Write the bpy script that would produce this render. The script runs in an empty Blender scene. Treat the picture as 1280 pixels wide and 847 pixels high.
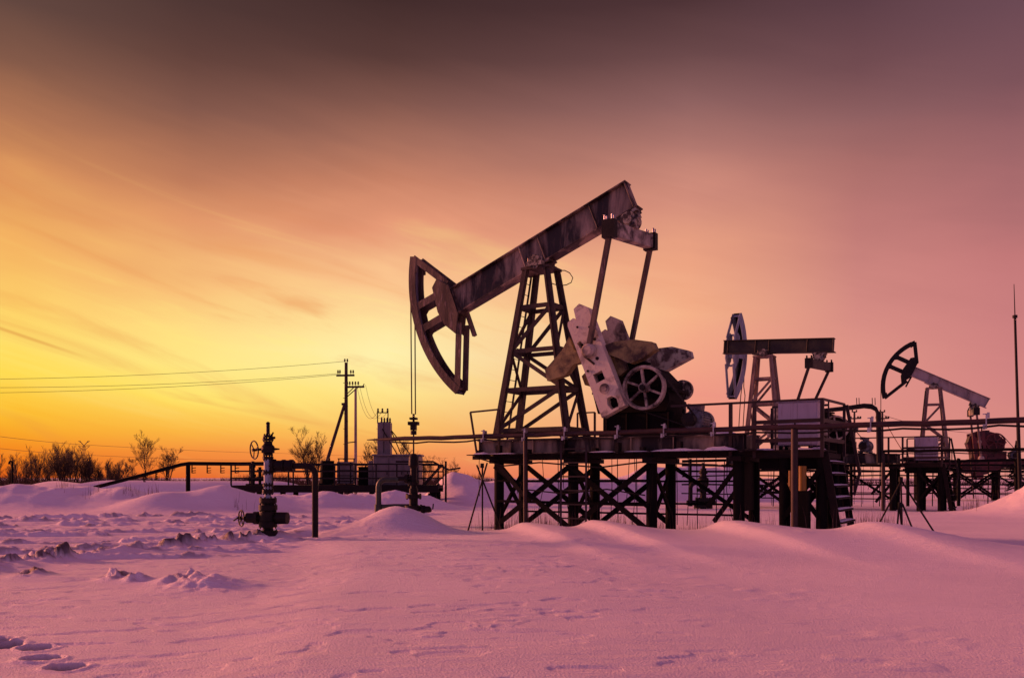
import bpy, math, random
import numpy as np
from mathutils import Vector, Matrix, geometry
random.seed(7)
R = math.radians
F, HY, H = 1070.0, 597.0, 1.4          # focal length in photo pixels, horizon row, eye height
scene = bpy.context.scene
col = scene.collection

# ------------------------------------------------------------------ mesh builder
class MB:
    def __init__(self):
        self.v, self.f, self.s = [], [], []
    def add(self, vs, fs, smooth=False):
        b = len(self.v)
        self.v += [tuple(p) for p in vs]
        for f in fs:
            self.f.append(tuple(i + b for i in f)); self.s.append(smooth)
        return self
    def box(self, c, d, M=None):
        c = Vector(c); x, y, z = d[0]/2, d[1]/2, d[2]/2
        P = [Vector((a*x, b*y, e*z)) for e in (-1, 1) for b in (-1, 1) for a in (-1, 1)]
        P = [c + (M @ p if M else p) for p in P]
        return self.add(P, [(0,2,3,1),(4,5,7,6),(0,1,5,4),(2,6,7,3),(0,4,6,2),(1,3,7,5)])
    def bb(self, x0, x1, y0, y1, z0, z1):
        return self.box(((x0+x1)/2, (y0+y1)/2, (z0+z1)/2), (x1-x0, y1-y0, z1-z0))
    def bar(self, p0, p1, w, h, up=(0,0,1)):
        p0, p1, up = Vector(p0), Vector(p1), Vector(up)
        d = (p1-p0); L = d.length; d.normalize()
        s = d.cross(up)
        if s.length < 1e-4: s = d.cross(Vector((1,0,0)))
        s.normalize(); t = s.cross(d)
        M = Matrix((d, s, t)).transposed()
        return self.box((p0+p1)/2, (L, w, h), M)
    def angle(self, p0, p1, w, t, up=(0,0,1)):      # L-section
        p0, p1, up = Vector(p0), Vector(p1), Vector(up)
        d = (p1-p0).normalized(); s = d.cross(up).normalized(); n = s.cross(d)
        self.bar(p0 + n*0, p1, w, t, up)
        o = s*(w/2 - t/2) - n*(w/2 + t/2)
        return self.bar(p0 + o, p1 + o, t, w, up)
    def tube(self, p0, p1, r, n=10, r2=None, caps=True):
        p0, p1 = Vector(p0), Vector(p1); r2 = r if r2 is None else r2
        d = (p1-p0).normalized()
        a = d.orthogonal().normalized(); b = d.cross(a)
        ring = lambda p, q: [p + (a*math.cos(k*2*math.pi/n) + b*math.sin(k*2*math.pi/n))*q for k in range(n)]
        A, B = ring(p0, r), ring(p1, r2)
        self.add(A+B, [(k, (k+1) % n, n+(k+1) % n, n+k) for k in range(n)], n > 5)
        if caps:
            self.add(A, [tuple(range(n))[::-1]]); self.add(B, [tuple(range(n))])
        return self
    def path(self, pts, r, n=8, r2=None):
        pts = [Vector(p) for p in pts]; m = len(pts)
        tan = [(pts[min(i+1, m-1)] - pts[max(i-1, 0)]).normalized() for i in range(m)]
        a = tan[0].orthogonal().normalized(); V = []
        for i in range(m):
            a = (a - tan[i]*a.dot(tan[i])).normalized(); b = tan[i].cross(a)
            q = r if r2 is None else r + (r2-r)*i/(m-1)
            V += [pts[i] + (a*math.cos(k*2*math.pi/n) + b*math.sin(k*2*math.pi/n))*q for k in range(n)]
        self.add(V, [(i*n+k, i*n+(k+1) % n, (i+1)*n+(k+1) % n, (i+1)*n+k) for i in range(m-1) for k in range(n)], n > 4)
        self.add(V[:n], [tuple(range(n))[::-1]]); self.add(V[-n:], [tuple(range(n))])
        return self
    def prism(self, loops, d):                      # loops: outer outline and holes; extruded along d
        loops = [[Vector(p) for p in L] for L in loops]; d = Vector(d)
        flat = [p for L in loops for p in L]
        tri = geometry.tessellate_polygon(loops)
        self.add(flat, [tuple(t) for t in tri]); self.add([p+d for p in flat], [tuple(t)[::-1] for t in tri])
        for L in loops:
            n = len(L)
            self.add(L + [p+d for p in L], [(k, (k+1) % n, n+(k+1) % n, n+k) for k in range(n)])
        return self
    def ring(self, c, ax, ro, ri, t, n=28):          # flat annulus with thickness
        c, ax = Vector(c), Vector(ax).normalized(); a = ax.orthogonal().normalized(); b = ax.cross(a); V = []
        for k in range(n):
            e = a*math.cos(k*2*math.pi/n) + b*math.sin(k*2*math.pi/n)
            V += [c+e*ro-ax*t/2, c+e*ro+ax*t/2, c+e*ri+ax*t/2, c+e*ri-ax*t/2]
        for j in range(4):
            self.add([V[4*k+j] for k in range(n)] + [V[4*k+(j+1) % 4] for k in range(n)],
                     [(k, (k+1) % n, n+(k+1) % n, n+k) for k in range(n)], j in (0, 2))
        return self
    def torus(self, c, ax, ro, r, n=24, m=6):
        c, ax = Vector(c), Vector(ax).normalized(); a = ax.orthogonal().normalized(); b = ax.cross(a); V = []
        for k in range(n):
            e = a*math.cos(k*2*math.pi/n) + b*math.sin(k*2*math.pi/n)
            V += [c + e*(ro + r*math.cos(j*2*math.pi/m)) + ax*r*math.sin(j*2*math.pi/m) for j in range(m)]
        return self.add(V, [(k*m+j, ((k+1) % n)*m+j, ((k+1) % n)*m+(j+1) % m, k*m+(j+1) % m) for k in range(n) for j in range(m)], True)
    def lathe(self, c, ax, prof, n=18):               # prof: (distance along axis, radius)
        c, ax = Vector(c), Vector(ax).normalized()
        for (h0, r0), (h1, r1) in zip(prof[:-1], prof[1:]):
            if abs(h1-h0) < 1e-6:
                self.ring(c+ax*h0, ax, max(r0, r1), max(min(r0, r1), .001), .002, n)
            else:
                self.tube(c+ax*h0, c+ax*h1, max(r0, .001), n, max(r1, .001))
        return self
    def each(self, name, m, parent=None, bevel=0):
        # one object per piece: shapes whose bounds touch belong to the same piece
        n = len(self.v); par = list(range(n))
        def find(i):
            while par[i] != i: par[i] = par[par[i]]; i = par[i]
            return i
        for f in self.f:
            for i in f[1:]: par[find(f[0])] = find(i)
        isl = {}
        for i in range(n): isl.setdefault(find(i), []).append(i)
        ks = list(isl); bx = [[(min(self.v[i][a] for i in isl[k])-.003, max(self.v[i][a] for i in isl[k])+.003) for a in range(3)] for k in ks]
        gp = list(range(len(ks)))
        def g(i):
            while gp[i] != i: i = gp[i]
            return i
        for i in range(len(ks)):
            for j in range(i):
                if all(bx[i][a][0] <= bx[j][a][1] and bx[j][a][0] <= bx[i][a][1] for a in range(3)): gp[g(i)] = g(j)
        cl = {}
        for i, k in enumerate(ks):
            for v in isl[k]: cl.setdefault(g(i), set()).add(v)
        out = []
        for c in cl.values():
            mb = MB(); mp = {}
            for f, sm in zip(self.f, self.s):
                if f[0] in c:
                    for i in f:
                        if i not in mp: mp[i] = len(mb.v); mb.v.append(self.v[i])
                    mb.f.append(tuple(mp[i] for i in f)); mb.s.append(sm)
            out.append(mb.build(name, m, parent, None, bevel))
        return out
    def build(self, name, m, parent=None, label=None, bevel=0):
        me = bpy.data.meshes.new(name)
        me.from_pydata(self.v, [], self.f); me.update()
        me.polygons.foreach_set('use_smooth', self.s)
        if m: me.materials.append(m)
        o = bpy.data.objects.new(name, me); col.objects.link(o)
        if parent: o.parent = parent
        if label: o['label'] = label
        if bevel:
            b = o.modifiers.new('edge', 'BEVEL'); b.width = bevel; b.segments = 1; b.limit_method = 'ANGLE'; b.angle_limit = R(50)
        return o

def tag(o, label=None, cat=None, group=None, kind=None):
    for k, x in (('label', label), ('category', cat), ('group', group), ('kind', kind)):
        if x: o[k] = x
    return o
def empty(name, loc, rz=0):
    o = bpy.data.objects.new(name, None); col.objects.link(o)
    o.location = loc; o.rotation_euler.z = rz; o.empty_display_size = .2
    return o
def copy_tree(o, parent=None):
    c = o.copy(); col.objects.link(c)
    c.parent = parent
    for ch in o.children: copy_tree(ch, c)
    return c
def at(px, py, Y):
    return Vector(((px-640)*Y/F, Y, H + (HY-py)*Y/F))

class Fr:                                            # a plan frame: s along the beam towards its tail, w away from the road
    def __init__(s, ox, oy, deg):
        s.o = (ox, oy); s.th = R(deg)
        s.u = (math.cos(s.th), -math.sin(s.th)); s.v = (math.sin(s.th), math.cos(s.th))
    def loc(s, px, py, w=0):
        d = ((px-640)/F, 1., (HY-py)/F)
        t = (s.o[0]*s.v[0] + s.o[1]*s.v[1] + w)/(d[0]*s.v[0] + d[1]*s.v[1])
        p = (t*d[0]-s.o[0], t*d[1]-s.o[1])
        return Vector((p[0]*s.u[0]+p[1]*s.u[1], w, H+t*d[2]))
    def world(s, a, w, z=0):
        return Vector((s.o[0]+a*s.u[0]+w*s.v[0], s.o[1]+a*s.u[1]+w*s.v[1], z))
    def empty(s, name, a=0, w=0, z=0):
        return empty(name, s.world(a, w, z), -s.th)
F1, F2, F3 = Fr(.8, 23.3, 31), Fr(11.8, 40, 31), Fr(26.6, 54, 20)

# ------------------------------------------------------------------ materials
def lin(c):
    f = lambda x: x/12.92 if x <= .04045 else ((x+.055)/1.055)**2.4
    return tuple(f(x/255) for x in c) + (1,)
def mat(name, base, dirt, rough=.6, metal=0., scale=3., cover=.5, streak=False, bump=.15, edge=.12, third=None, spec=.4):
    m = bpy.data.materials.new(name); m.use_nodes = True
    nt = m.node_tree; N = nt.nodes; L = nt.links
    b = N['Principled BSDF']
    tc = N.new('ShaderNodeTexCoord'); mp = N.new('ShaderNodeMapping')
    oi = N.new('ShaderNodeObjectInfo')
    L.new(tc.outputs['Object'], mp.inputs['Vector'])
    va = N.new('ShaderNodeVectorMath'); va.operation = 'SCALE'
    cx = N.new('ShaderNodeCombineXYZ')
    for i in range(3): L.new(oi.outputs['Random'], cx.inputs[i])
    L.new(cx.outputs[0], va.inputs[0]); va.inputs['Scale'].default_value = 20
    L.new(va.outputs[0], mp.inputs['Location'])
    if streak: mp.inputs['Scale'].default_value = (1, 1, .22)
    n1 = N.new('ShaderNodeTexNoise'); n1.inputs['Scale'].default_value = scale; n1.inputs['Detail'].default_value = 7
    n1.inputs['Roughness'].default_value = .62; n1.inputs['Distortion'].default_value = .4
    L.new(mp.outputs[0], n1.inputs['Vector'])
    r = N.new('ShaderNodeValToRGB')
    r.color_ramp.elements[0].position = cover-edge; r.color_ramp.elements[0].color = (*dirt, 1)
    r.color_ramp.elements[1].position = cover+edge; r.color_ramp.elements[1].color = (*base, 1)
    L.new(n1.outputs['Fac'], r.inputs['Fac'])
    out = r.outputs['Color']
    n2 = N.new('ShaderNodeTexNoise'); n2.inputs['Scale'].default_value = scale*4; n2.inputs['Detail'].default_value = 8; n2.inputs['Roughness'].default_value = .72; n2.inputs['Distortion'].default_value = .8
    L.new(mp.outputs[0], n2.inputs['Vector'])
    if third:
        r2 = N.new('ShaderNodeValToRGB')
        r2.color_ramp.elements[0].position = .54; r2.color_ramp.elements[0].color = (0, 0, 0, 1)
        r2.color_ramp.elements[1].position = .70; r2.color_ramp.elements[1].color = (1, 1, 1, 1)
        L.new(n2.outputs['Fac'], r2.inputs['Fac'])
        mx = N.new('ShaderNodeMix'); mx.data_type = 'RGBA'
        L.new(r2.outputs['Color'], mx.inputs['Factor']); L.new(out, mx.inputs['A']); mx.inputs['B'].default_value = (*third, 1)
        out = mx.outputs['Result']
    L.new(out, b.inputs['Base Color'])
    b.inputs['Roughness'].default_value = rough; b.inputs['Metallic'].default_value = metal
    b.inputs['Specular IOR Level'].default_value = spec
    if bump:
        bp = N.new('ShaderNodeBump'); bp.inputs['Strength'].default_value = bump; bp.inputs['Distance'].default_value = .03
        L.new(n2.outputs['Fac'], bp.inputs['Height']); L.new(bp.outputs[0], b.inputs['Normal'])
    return m
M = dict(
    rust=mat('rusty_steel', (0.150, 0.108, 0.074), (.030, .019, .016), .62, .1, 2.2, .50, True, .3, third=(.27, .19, .18)),
    beam=mat('weathered_beam_steel', (0.36, 0.29, 0.22), (.016, .010, .009), .5, .05, 1.5, .53, True, .2, .085, third=(.11, .06, .045)),
    bearing=mat('scraped_bearing_steel', (0.340, 0.313, 0.242), (.03, .022, .02), .45, .3, 6, .52, False, .3, .06),
    pale_beam=mat('pale_beam_paint', (.40, .36, .33), (.16, .12, .11), .5, 0, 1.6, .42, True, .1),
    arc=mat('grey_arc_plate', (.24, .23, .27), (.09, .07, .07), .5, .1, 2, .45, True, .2),
    beam_dark=mat('dark_olive_beam', (0.060, 0.052, 0.028), (.025, .02, .016), .6, .1, 2, .5, False, .2),
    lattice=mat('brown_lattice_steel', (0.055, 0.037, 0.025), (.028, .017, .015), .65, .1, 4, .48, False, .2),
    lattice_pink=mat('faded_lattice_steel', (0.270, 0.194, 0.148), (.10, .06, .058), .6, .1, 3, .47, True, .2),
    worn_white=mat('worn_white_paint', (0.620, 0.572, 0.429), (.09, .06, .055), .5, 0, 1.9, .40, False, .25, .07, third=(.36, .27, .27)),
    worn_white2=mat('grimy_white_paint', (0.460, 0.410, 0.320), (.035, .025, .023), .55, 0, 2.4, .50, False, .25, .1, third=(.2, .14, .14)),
    yellow=mat('faded_yellow_paint', (0.250, 0.211, 0.082), (.035, .022, .014), .6, 0, 2.8, .48, False, .3, .09, third=(.13, .09, .055)),
    yellow_pipe=mat('yellow_pipe_paint', (.26, .14, .015), (.12, .06, .01), .5, 0, 4, .4, True),
    greyblue=mat('chalky_grey_paint', (0.360, 0.389, 0.320), (.05, .04, .04), .6, 0, 3.5, .5, False, .3, .06, third=(.2, .18, .19)),
    head_blue=mat('pale_blue_paint', (.27, .34, .42), (.06, .065, .075), .55, 0, 2, .42, True, .15),
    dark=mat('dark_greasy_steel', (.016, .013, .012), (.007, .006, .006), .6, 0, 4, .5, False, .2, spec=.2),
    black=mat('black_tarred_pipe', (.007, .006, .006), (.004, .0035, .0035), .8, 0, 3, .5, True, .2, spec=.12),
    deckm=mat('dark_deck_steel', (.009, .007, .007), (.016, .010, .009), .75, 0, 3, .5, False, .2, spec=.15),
    skid=mat('grimy_skid_beam', (0.340, 0.281, 0.211), (.012, .008, .008), .55, .05, 1.3, .54, True, .2, .07),
    rail=mat('brown_red_rail', (.034, .014, .012), (.014, .007, .007), .55, .1, 4, .5, False, .1),
    conduit=mat('rust_red_pipe', (.042, .015, .013), (.018, .008, .008), .5, .1, 3, .5, False, .15),
    motor=mat('grey_motor_paint', (.17, .20, .24), (.04, .042, .045), .45, .1, 5, .5, False, .2),
    red=mat('dull_red_paint', (.11, .024, .024), (.035, .011, .011), .5, 0, 2, .45, False, .2),
    cabinet=mat('scuffed_grey_cabinet', (.50, .45, .52), (.27, .22, .25), .5, 0, 1.2, .38, True, .1, .14, third=(.16, .10, .09)),
    trafo=mat('grey_switchgear', (.17, .15, .155), (.09, .075, .075), .5, 0, 1.5, .45, True, .1),
    steel=mat('bare_bright_steel', (.45, .45, .48), (.16, .15, .16), .35, .6, 6, .45),
    valve=mat('black_oiled_valve', (.007, .006, .006), (.018, .011, .008), .5, .1, 6, .42, False, .3, spec=.2),
    valve_blue=mat('frosted_blue_steel', (.30, .36, .46), (.08, .08, .09), .5, .3, 8, .45, True, .2),
    green=mat('dark_green_pipe', (.035, .06, .045), (.02, .025, .02), .5, .1, 4, .5),
    wood=mat('weathered_pole_wood', (.06, .042, .032), (.028, .019, .015), .85, 0, 5, .5, True, .3),
    concrete=mat('pale_concrete_pole', (.34, .27, .22), (.22, .17, .14), .8, 0, 3, .45, True, .2),
    wire=mat('dark_wire', (.05, .03, .025), (.03, .02, .018), .6, 0, 3),
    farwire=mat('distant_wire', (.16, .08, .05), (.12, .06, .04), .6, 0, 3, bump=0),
    glass=mat('brown_insulator', (.05, .02, .015), (.03, .015, .012), .2, 0, 5, bump=0),
    twig=mat('bare_twig_bark', (.032, .016, .010), (.016, .009, .006), .85, 0, 6, .5, bump=0),
    scrub=mat('scrub_cover', (.10, .045, .022), (.04, .02, .012), .9, 0, .4, .5, bump=0),
    straw=mat('dry_straw', (.24, .13, .10), (.10, .055, .045), .85, 0, 3, .5, bump=0),
    spruce=mat('dark_needles', (.018, .022, .016), (.01, .012, .01), .9, 0, 5, bump=0),
    cap=mat('settled_snow', (.80, .78, .84), (.72, .70, .77), .8, 0, 6, .45, bump=.3),
)
def snow_material():
    m = bpy.data.materials.new('wind_packed_snow'); m.use_nodes = True
    nt = m.node_tree; N = nt.nodes; L = nt.links; b = N['Principled BSDF']
    tc = N.new('ShaderNodeTexCoord')
    at_ = N.new('ShaderNodeAttribute'); at_.attribute_name = 'ground_dark'
    mp = N.new('ShaderNodeMapping'); mp.inputs['Scale'].default_value = (.35, 1.6, 1); mp.inputs['Rotation'].default_value = (0, 0, R(6))
    L.new(tc.outputs['Object'], mp.inputs['Vector'])
    n1 = N.new('ShaderNodeTexNoise'); n1.inputs['Scale'].default_value = 5; n1.inputs['Detail'].default_value = 8; n1.inputs['Roughness'].default_value = .65
    L.new(mp.outputs[0], n1.inputs['Vector'])
    n2 = N.new('ShaderNodeTexNoise'); n2.inputs['Scale'].default_value = 55; n2.inputs['Detail'].default_value = 4
    L.new(tc.outputs['Object'], n2.inputs['Vector'])
    n3 = N.new('ShaderNodeTexNoise'); n3.inputs['Scale'].default_value = .35; n3.inputs['Detail'].default_value = 4
    L.new(tc.outputs['Object'], n3.inputs['Vector'])
    r = N.new('ShaderNodeValToRGB'); r.color_ramp.elements[0].position = .35; r.color_ramp.elements[1].position = .65
    r.color_ramp.elements[0].color = (.77, .74, .77, 1); r.color_ramp.elements[1].color = (.86, .82, .84, 1)
    L.new(n3.outputs['Fac'], r.inputs['Fac'])
    mx = N.new('ShaderNodeMix'); mx.data_type = 'RGBA'
    L.new(at_.outputs['Fac'], mx.inputs['Factor']); L.new(r.outputs['Color'], mx.inputs['A']); mx.inputs['B'].default_value = (.05, .032, .034, 1)
    L.new(mx.outputs['Result'], b.inputs['Base Color'])
    b.inputs['Roughness'].default_value = .6; b.inputs['Specular IOR Level'].default_value = .3
    n4 = N.new('ShaderNodeTexNoise'); n4.inputs['Scale'].default_value = 21; n4.inputs['Detail'].default_value = 5; n4.inputs['Roughness'].default_value = .6
    L.new(mp.outputs[0], n4.inputs['Vector'])
    ad4 = N.new('ShaderNodeMath'); ad4.operation = 'MULTIPLY_ADD'; ad4.inputs[1].default_value = .40
    L.new(n4.outputs['Fac'], ad4.inputs[0]); L.new(n1.outputs['Fac'], ad4.inputs[2])
    ad = N.new('ShaderNodeMath'); ad.operation = 'MULTIPLY_ADD'; ad.inputs[1].default_value = .45
    L.new(n2.outputs['Fac'], ad.inputs[0]); L.new(ad4.outputs[0], ad.inputs[2])
    bp = N.new('ShaderNodeBump'); bp.inputs['Strength'].default_value = .95; bp.inputs['Distance'].default_value = .045
    L.new(ad.outputs[0], bp.inputs['Height']); L.new(bp.outputs[0], b.inputs['Normal'])
    return m

# ------------------------------------------------------------------ snow ground
def vnoise(x, y, seed=0):
    xi, yi = np.floor(x), np.floor(y); fx, fy = x-xi, y-yi
    fx = fx*fx*fx*(fx*(fx*6-15)+10); fy = fy*fy*fy*(fy*(fy*6-15)+10)
    def h(a, b):
        t = np.sin(a*127.1 + b*311.7 + seed*74.7)*43758.5453
        return t - np.floor(t)
    return (h(xi, yi)*(1-fx)+h(xi+1, yi)*fx)*(1-fy) + (h(xi, yi+1)*(1-fx)+h(xi+1, yi+1)*fx)*fy
def fbm(x, y, o=4, seed=0, g=.5):
    s = 0; a = 1; t = 0
    for i in range(o):
        s = s + a*vnoise(x, y, seed+i*13); t += a; a *= g; x = x*2.03+5.1; y = y*2.03+1.7
    return s/t
def sstep(a, b, x):
    t = np.clip((x-a)/(b-a), 0, 1); return t*t*(3-2*t)
def bump2(x, y, cx, cy, rx, ry, a, p=1.0):
    return a*np.exp(-((((x-cx)/rx)**2 + ((y-cy)/ry)**2)**p))
def segr(x, y, x0, y0, x1, y1, wl, wr, a0, a1, endf=.6):
    # an asymmetric drift along a segment: wl wide to its left, wr to its right
    dx, dy = x1-x0, y1-y0; L = math.hypot(dx, dy); dx /= L; dy /= L
    t = (x-x0)*dx + (y-y0)*dy; d = -(x-x0)*dy + (y-y0)*dx
    k = np.clip(t/L, 0, 1); e = np.where(t < 0, -t, np.where(t > L, t-L, 0))/endf
    w = np.where(d > 0, wl, wr)
    return (a0+(a1-a0)*k)*np.exp(-(d/w)**2 - e**2)
def pxy(px, D): return ((px-640)*D/F, D)
RUTS = ((14.6, .13, .09), (15.7, .16, .12), (16.4, .12, .08), (18.0, .18, .13), (18.9, .14, .09), (20.6, .2, .13), (22.0, .2, .12), (24.2, .25, .15), (26.2, .25, .14), (28.6, .3, .16), (31.2, .35, .16))
def height(x, y):
    s = (x-F1.o[0])*F1.u[0] + (y-F1.o[1])*F1.u[1]
    w = (x-F1.o[0])*F1.v[0] + (y-F1.o[1])*F1.v[1]
    z = .10*(fbm(x*.16, y*.22, 3, 3)-.5)*sstep(8, 16, y)
    # the drift piled along the platforms
    amp = (.05 + .034*np.clip(s, -2, 8))*sstep(-3.6, -.6, s)*(1-.75*sstep(8.5, 12, s))*(.85+.3*fbm(s*.5, w*.3, 2, 9))
    ww = w + 1.65 + .25*(fbm(s*.45+3, s*0, 2, 5)-.5)
    z = z + amp*np.where(ww < 0, np.exp(-(ww/2.6)**2), np.exp(-(ww/.75)**2))
    # tongues of drift running out from it
    for (a, b, c, d, wl, wr, h0) in ((655, 21.8, 800, 13.6, 1.0, .34, .21), (742, 20.8, 905, 14.2, .9, .30, .22),
                                      (905, 19.3, 1085, 13.8, .9, .30, .20), (1090, 17.4, 1330, 12.5, 1.2, .4, .16)):
        x0, y0 = pxy(a, b); x1, y1 = pxy(c, d)
        z = z + segr(x, y, x0, y0, x1, y1, wl, wr, h0, .02, .9)
    # mound in front of the pumping well
    z = z + bump2(x, y, *pxy(490, 22), 1.0, 1.3, .62, .9) + bump2(x, y, *pxy(528, 21.6), .7, .8, .2)
    z = z + bump2(x, y, *pxy(392, 21.5), .7, .5, .2) - bump2(x, y, *pxy(384, 20.6), .28, .35, .16)
    lump = fbm(x*1.3, y*1.3, 4, 21, .6)
    # ploughed banks
    x0, y0 = pxy(-260, 37); x1, y1 = pxy(150, 37)
    z = z + segr(x, y, x0, y0, x1, y1, 2.4, 2.0, 1.2, 1.08, 1.9)*(.50+.92*fbm(x*.3, y*.3, 4, 31))
    z = z + bump2(x, y, *pxy(195, 34.5), 1.5, 1.5, .62)
    z = z + bump2(x, y, *pxy(278, 36), 1.75, 1.9, 1.02, .9)*(.85+.3*fbm(x*.6, y*.6, 3, 8))
    for (a, D, rx, ry, h0) in ((352, 38, 1.2, 1.5, .48), (405, 38, 1.15, 1.5, .66), (445, 38.5, 1.1, 1.4, .32), (490, 39, 1.35, 1.5, .66), (535, 40, 1.1, 1.4, .46)):
        z = z + bump2(x, y, *pxy(a, D), rx, ry, h0, .9)*(.8+.4*lump)
    x0, y0 = pxy(572, 49); x1, y1 = pxy(930, 56)
    z = z + segr(x, y, x0, y0, x1, y1, 3, 2.4, 2.0, 1.85, 1.4)*(.35+1.1*fbm(x*.22, y*.22, 4, 41))
    x0, y0 = pxy(70, 55); x1, y1 = pxy(345, 55)
    z = z + segr(x, y, x0, y0, x1, y1, 3, 2, 1.25, 1.2, 3)
    z = z + bump2(x, y, *pxy(1302, 31.5), 1.45, 2.0, 1.22, .85)*(.86+.28*lump)
    # vehicle tracks and churned snow on the access road, left of the wells
    tr = sstep(13.2, 15.5, y + .22*(x+4))*(1-sstep(29, 33, y))*(1-sstep(-5.5, -2.2, x - .1*(y-20)))
    rows = fbm(x*.22 + y*.5, y*2.1 - x*.16, 4, 51, .62)
    rid = 1-np.abs(2*fbm(x*.10 + 3, y*.62 - x*.045, 3, 53, .5)-1)
    chop = np.maximum(0, fbm(x*1.3, y*3.0, 4, 55, .55)-.50)
    z = z + tr*(.14*(rows-.5) + .05*sstep(.72, .97, rid) + .25*chop*sstep(.50, .64, fbm(x*.2, y*1.0, 3, 57)))
    m_ = (x < -2) & (y > 11) & (y < 42)
    if m_.any():
        xs, ys = x[m_], y[m_]; zs = np.zeros(xs.shape)
        lum = .2+1.7*np.maximum(0, fbm(xs*5, ys*6, 3, 58, .6)-.15)
        for k, (y0, wd, hh) in enumerate(RUTS):
            d = ys - (y0 + .20*(xs+8) + .35*(fbm(xs*.25, xs*0+k, 2, 200+k)-.5))
            br = sstep(.36, .58, fbm(xs*.7, xs*0+k*3.1, 3, 210+k))*lum
            zs = zs + sstep(-3.2, -5.5, xs-.12*(ys-20))*(hh*np.exp(-(d/(.8*wd))**2)*br - .5*hh*np.exp(-((d-2.2*wd)/(1.6*wd))**2))
        z = z.copy(); z[m_] += zs
    # the broken edge of the road: a row of frozen clods
    x0, y0 = pxy(-60, 12.6); x1, y1 = pxy(335, 20)
    clod = np.maximum(0, fbm(x*4.2, y*4.2, 4, 61, .6)-.44)*(.2+.9*sstep(.4, .6, fbm(x*.9, y*.9, 2, 63)))
    z = z + segr(x, y, x0, y0, x1, y1, .42, .25, .75, 1.1, .4)*np.minimum(clod, .2)*1.0 + segr(x, y, x0, y0, x1, y1, 1.4, .3, .05, .07, .6)
    for (a, b, r, h0) in ((40, 720, .22, .10), (148, 724, .15, .17), (170, 727, .10, .12), (238, 728, .2, .16), (256, 733, .3, .08)):
        D = H*F/(b-HY); c = pxy(a, D)
        z = z + bump2(x, y, *c, r*1.3, r*1.3, h0*1.3)*(.15+1.5*np.maximum(0, fbm(x*7, y*7, 4, 71, .6)-.2)) + bump2(x, y, c[0]+.5, c[1]-.25, r*3.2, r*1.3, h0*.35)
    # the smooth crust step in front of the left well
    edge = (x - (-3.0 - .24*(y-12) + 1.5*(fbm(y*.35, y*0+2, 3, 81)-.5) + .5*(fbm(x*.9, y*.9, 3, 82)-.5)))
    z = z + .10*sstep(-.7, .8, edge)*sstep(3, 6, y)*(1-sstep(16.5, 20, y + .1*x))*(1-sstep(2.0, 6.5, edge))
    # wind ripples
    near = sstep(55, 12, y)
    calm = 1-.9*sstep(.2, 2.6, x-.05*y)                # the lee of the big drift is smooth
    near = near*calm
    z = z + near*.016*(fbm(x*.55 + y*.3, y*3.6 - x*.5, 4, 91, .6)-.5)
    sas = fbm(x*1.5 + y*.2 + .6*fbm(x, y, 2, 92), y*3.1 - x*.5, 3, 93, .5)
    z = z + near*.016*sstep(.52, .565, sas)*sstep(.48, .66, fbm(x*.33, y*.4, 2, 94)) - near*.010*sstep(.60, .64, sas)
    z = z + .03*(fbm(x*.35+7, y*.55, 3, 95)-.5)*sstep(5, 9, y)*(1-sstep(24, 40, y))
    z = z + sstep(30, 10, y)*.05*np.maximum(0, fbm(x*2.4, y*3.4, 3, 99)-.55)*sstep(.52, .66, fbm(x*.35+9, y*.35, 2, 101))
    # footprints
    for (a, b) in ((-6, 800), (8, 806), (46, 810), (49, 823), (83, 833)):
        D = H*F/(b-HY); c = pxy(a, D)
        q = (((x-c[0])*.95 + (y-c[1])*.3)/.12)**2 + ((-(x-c[0])*.3 + (y-c[1])*.95)/.12)**2
        q = q*(.45+1.1*fbm(x*9, y*9, 2, 120+a)) if np.ndim(x) > 1 else q
        z = z - .16*np.exp(-q**3) + .012*np.exp(-((q-2.0)/.8)**2)
    return z
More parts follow.
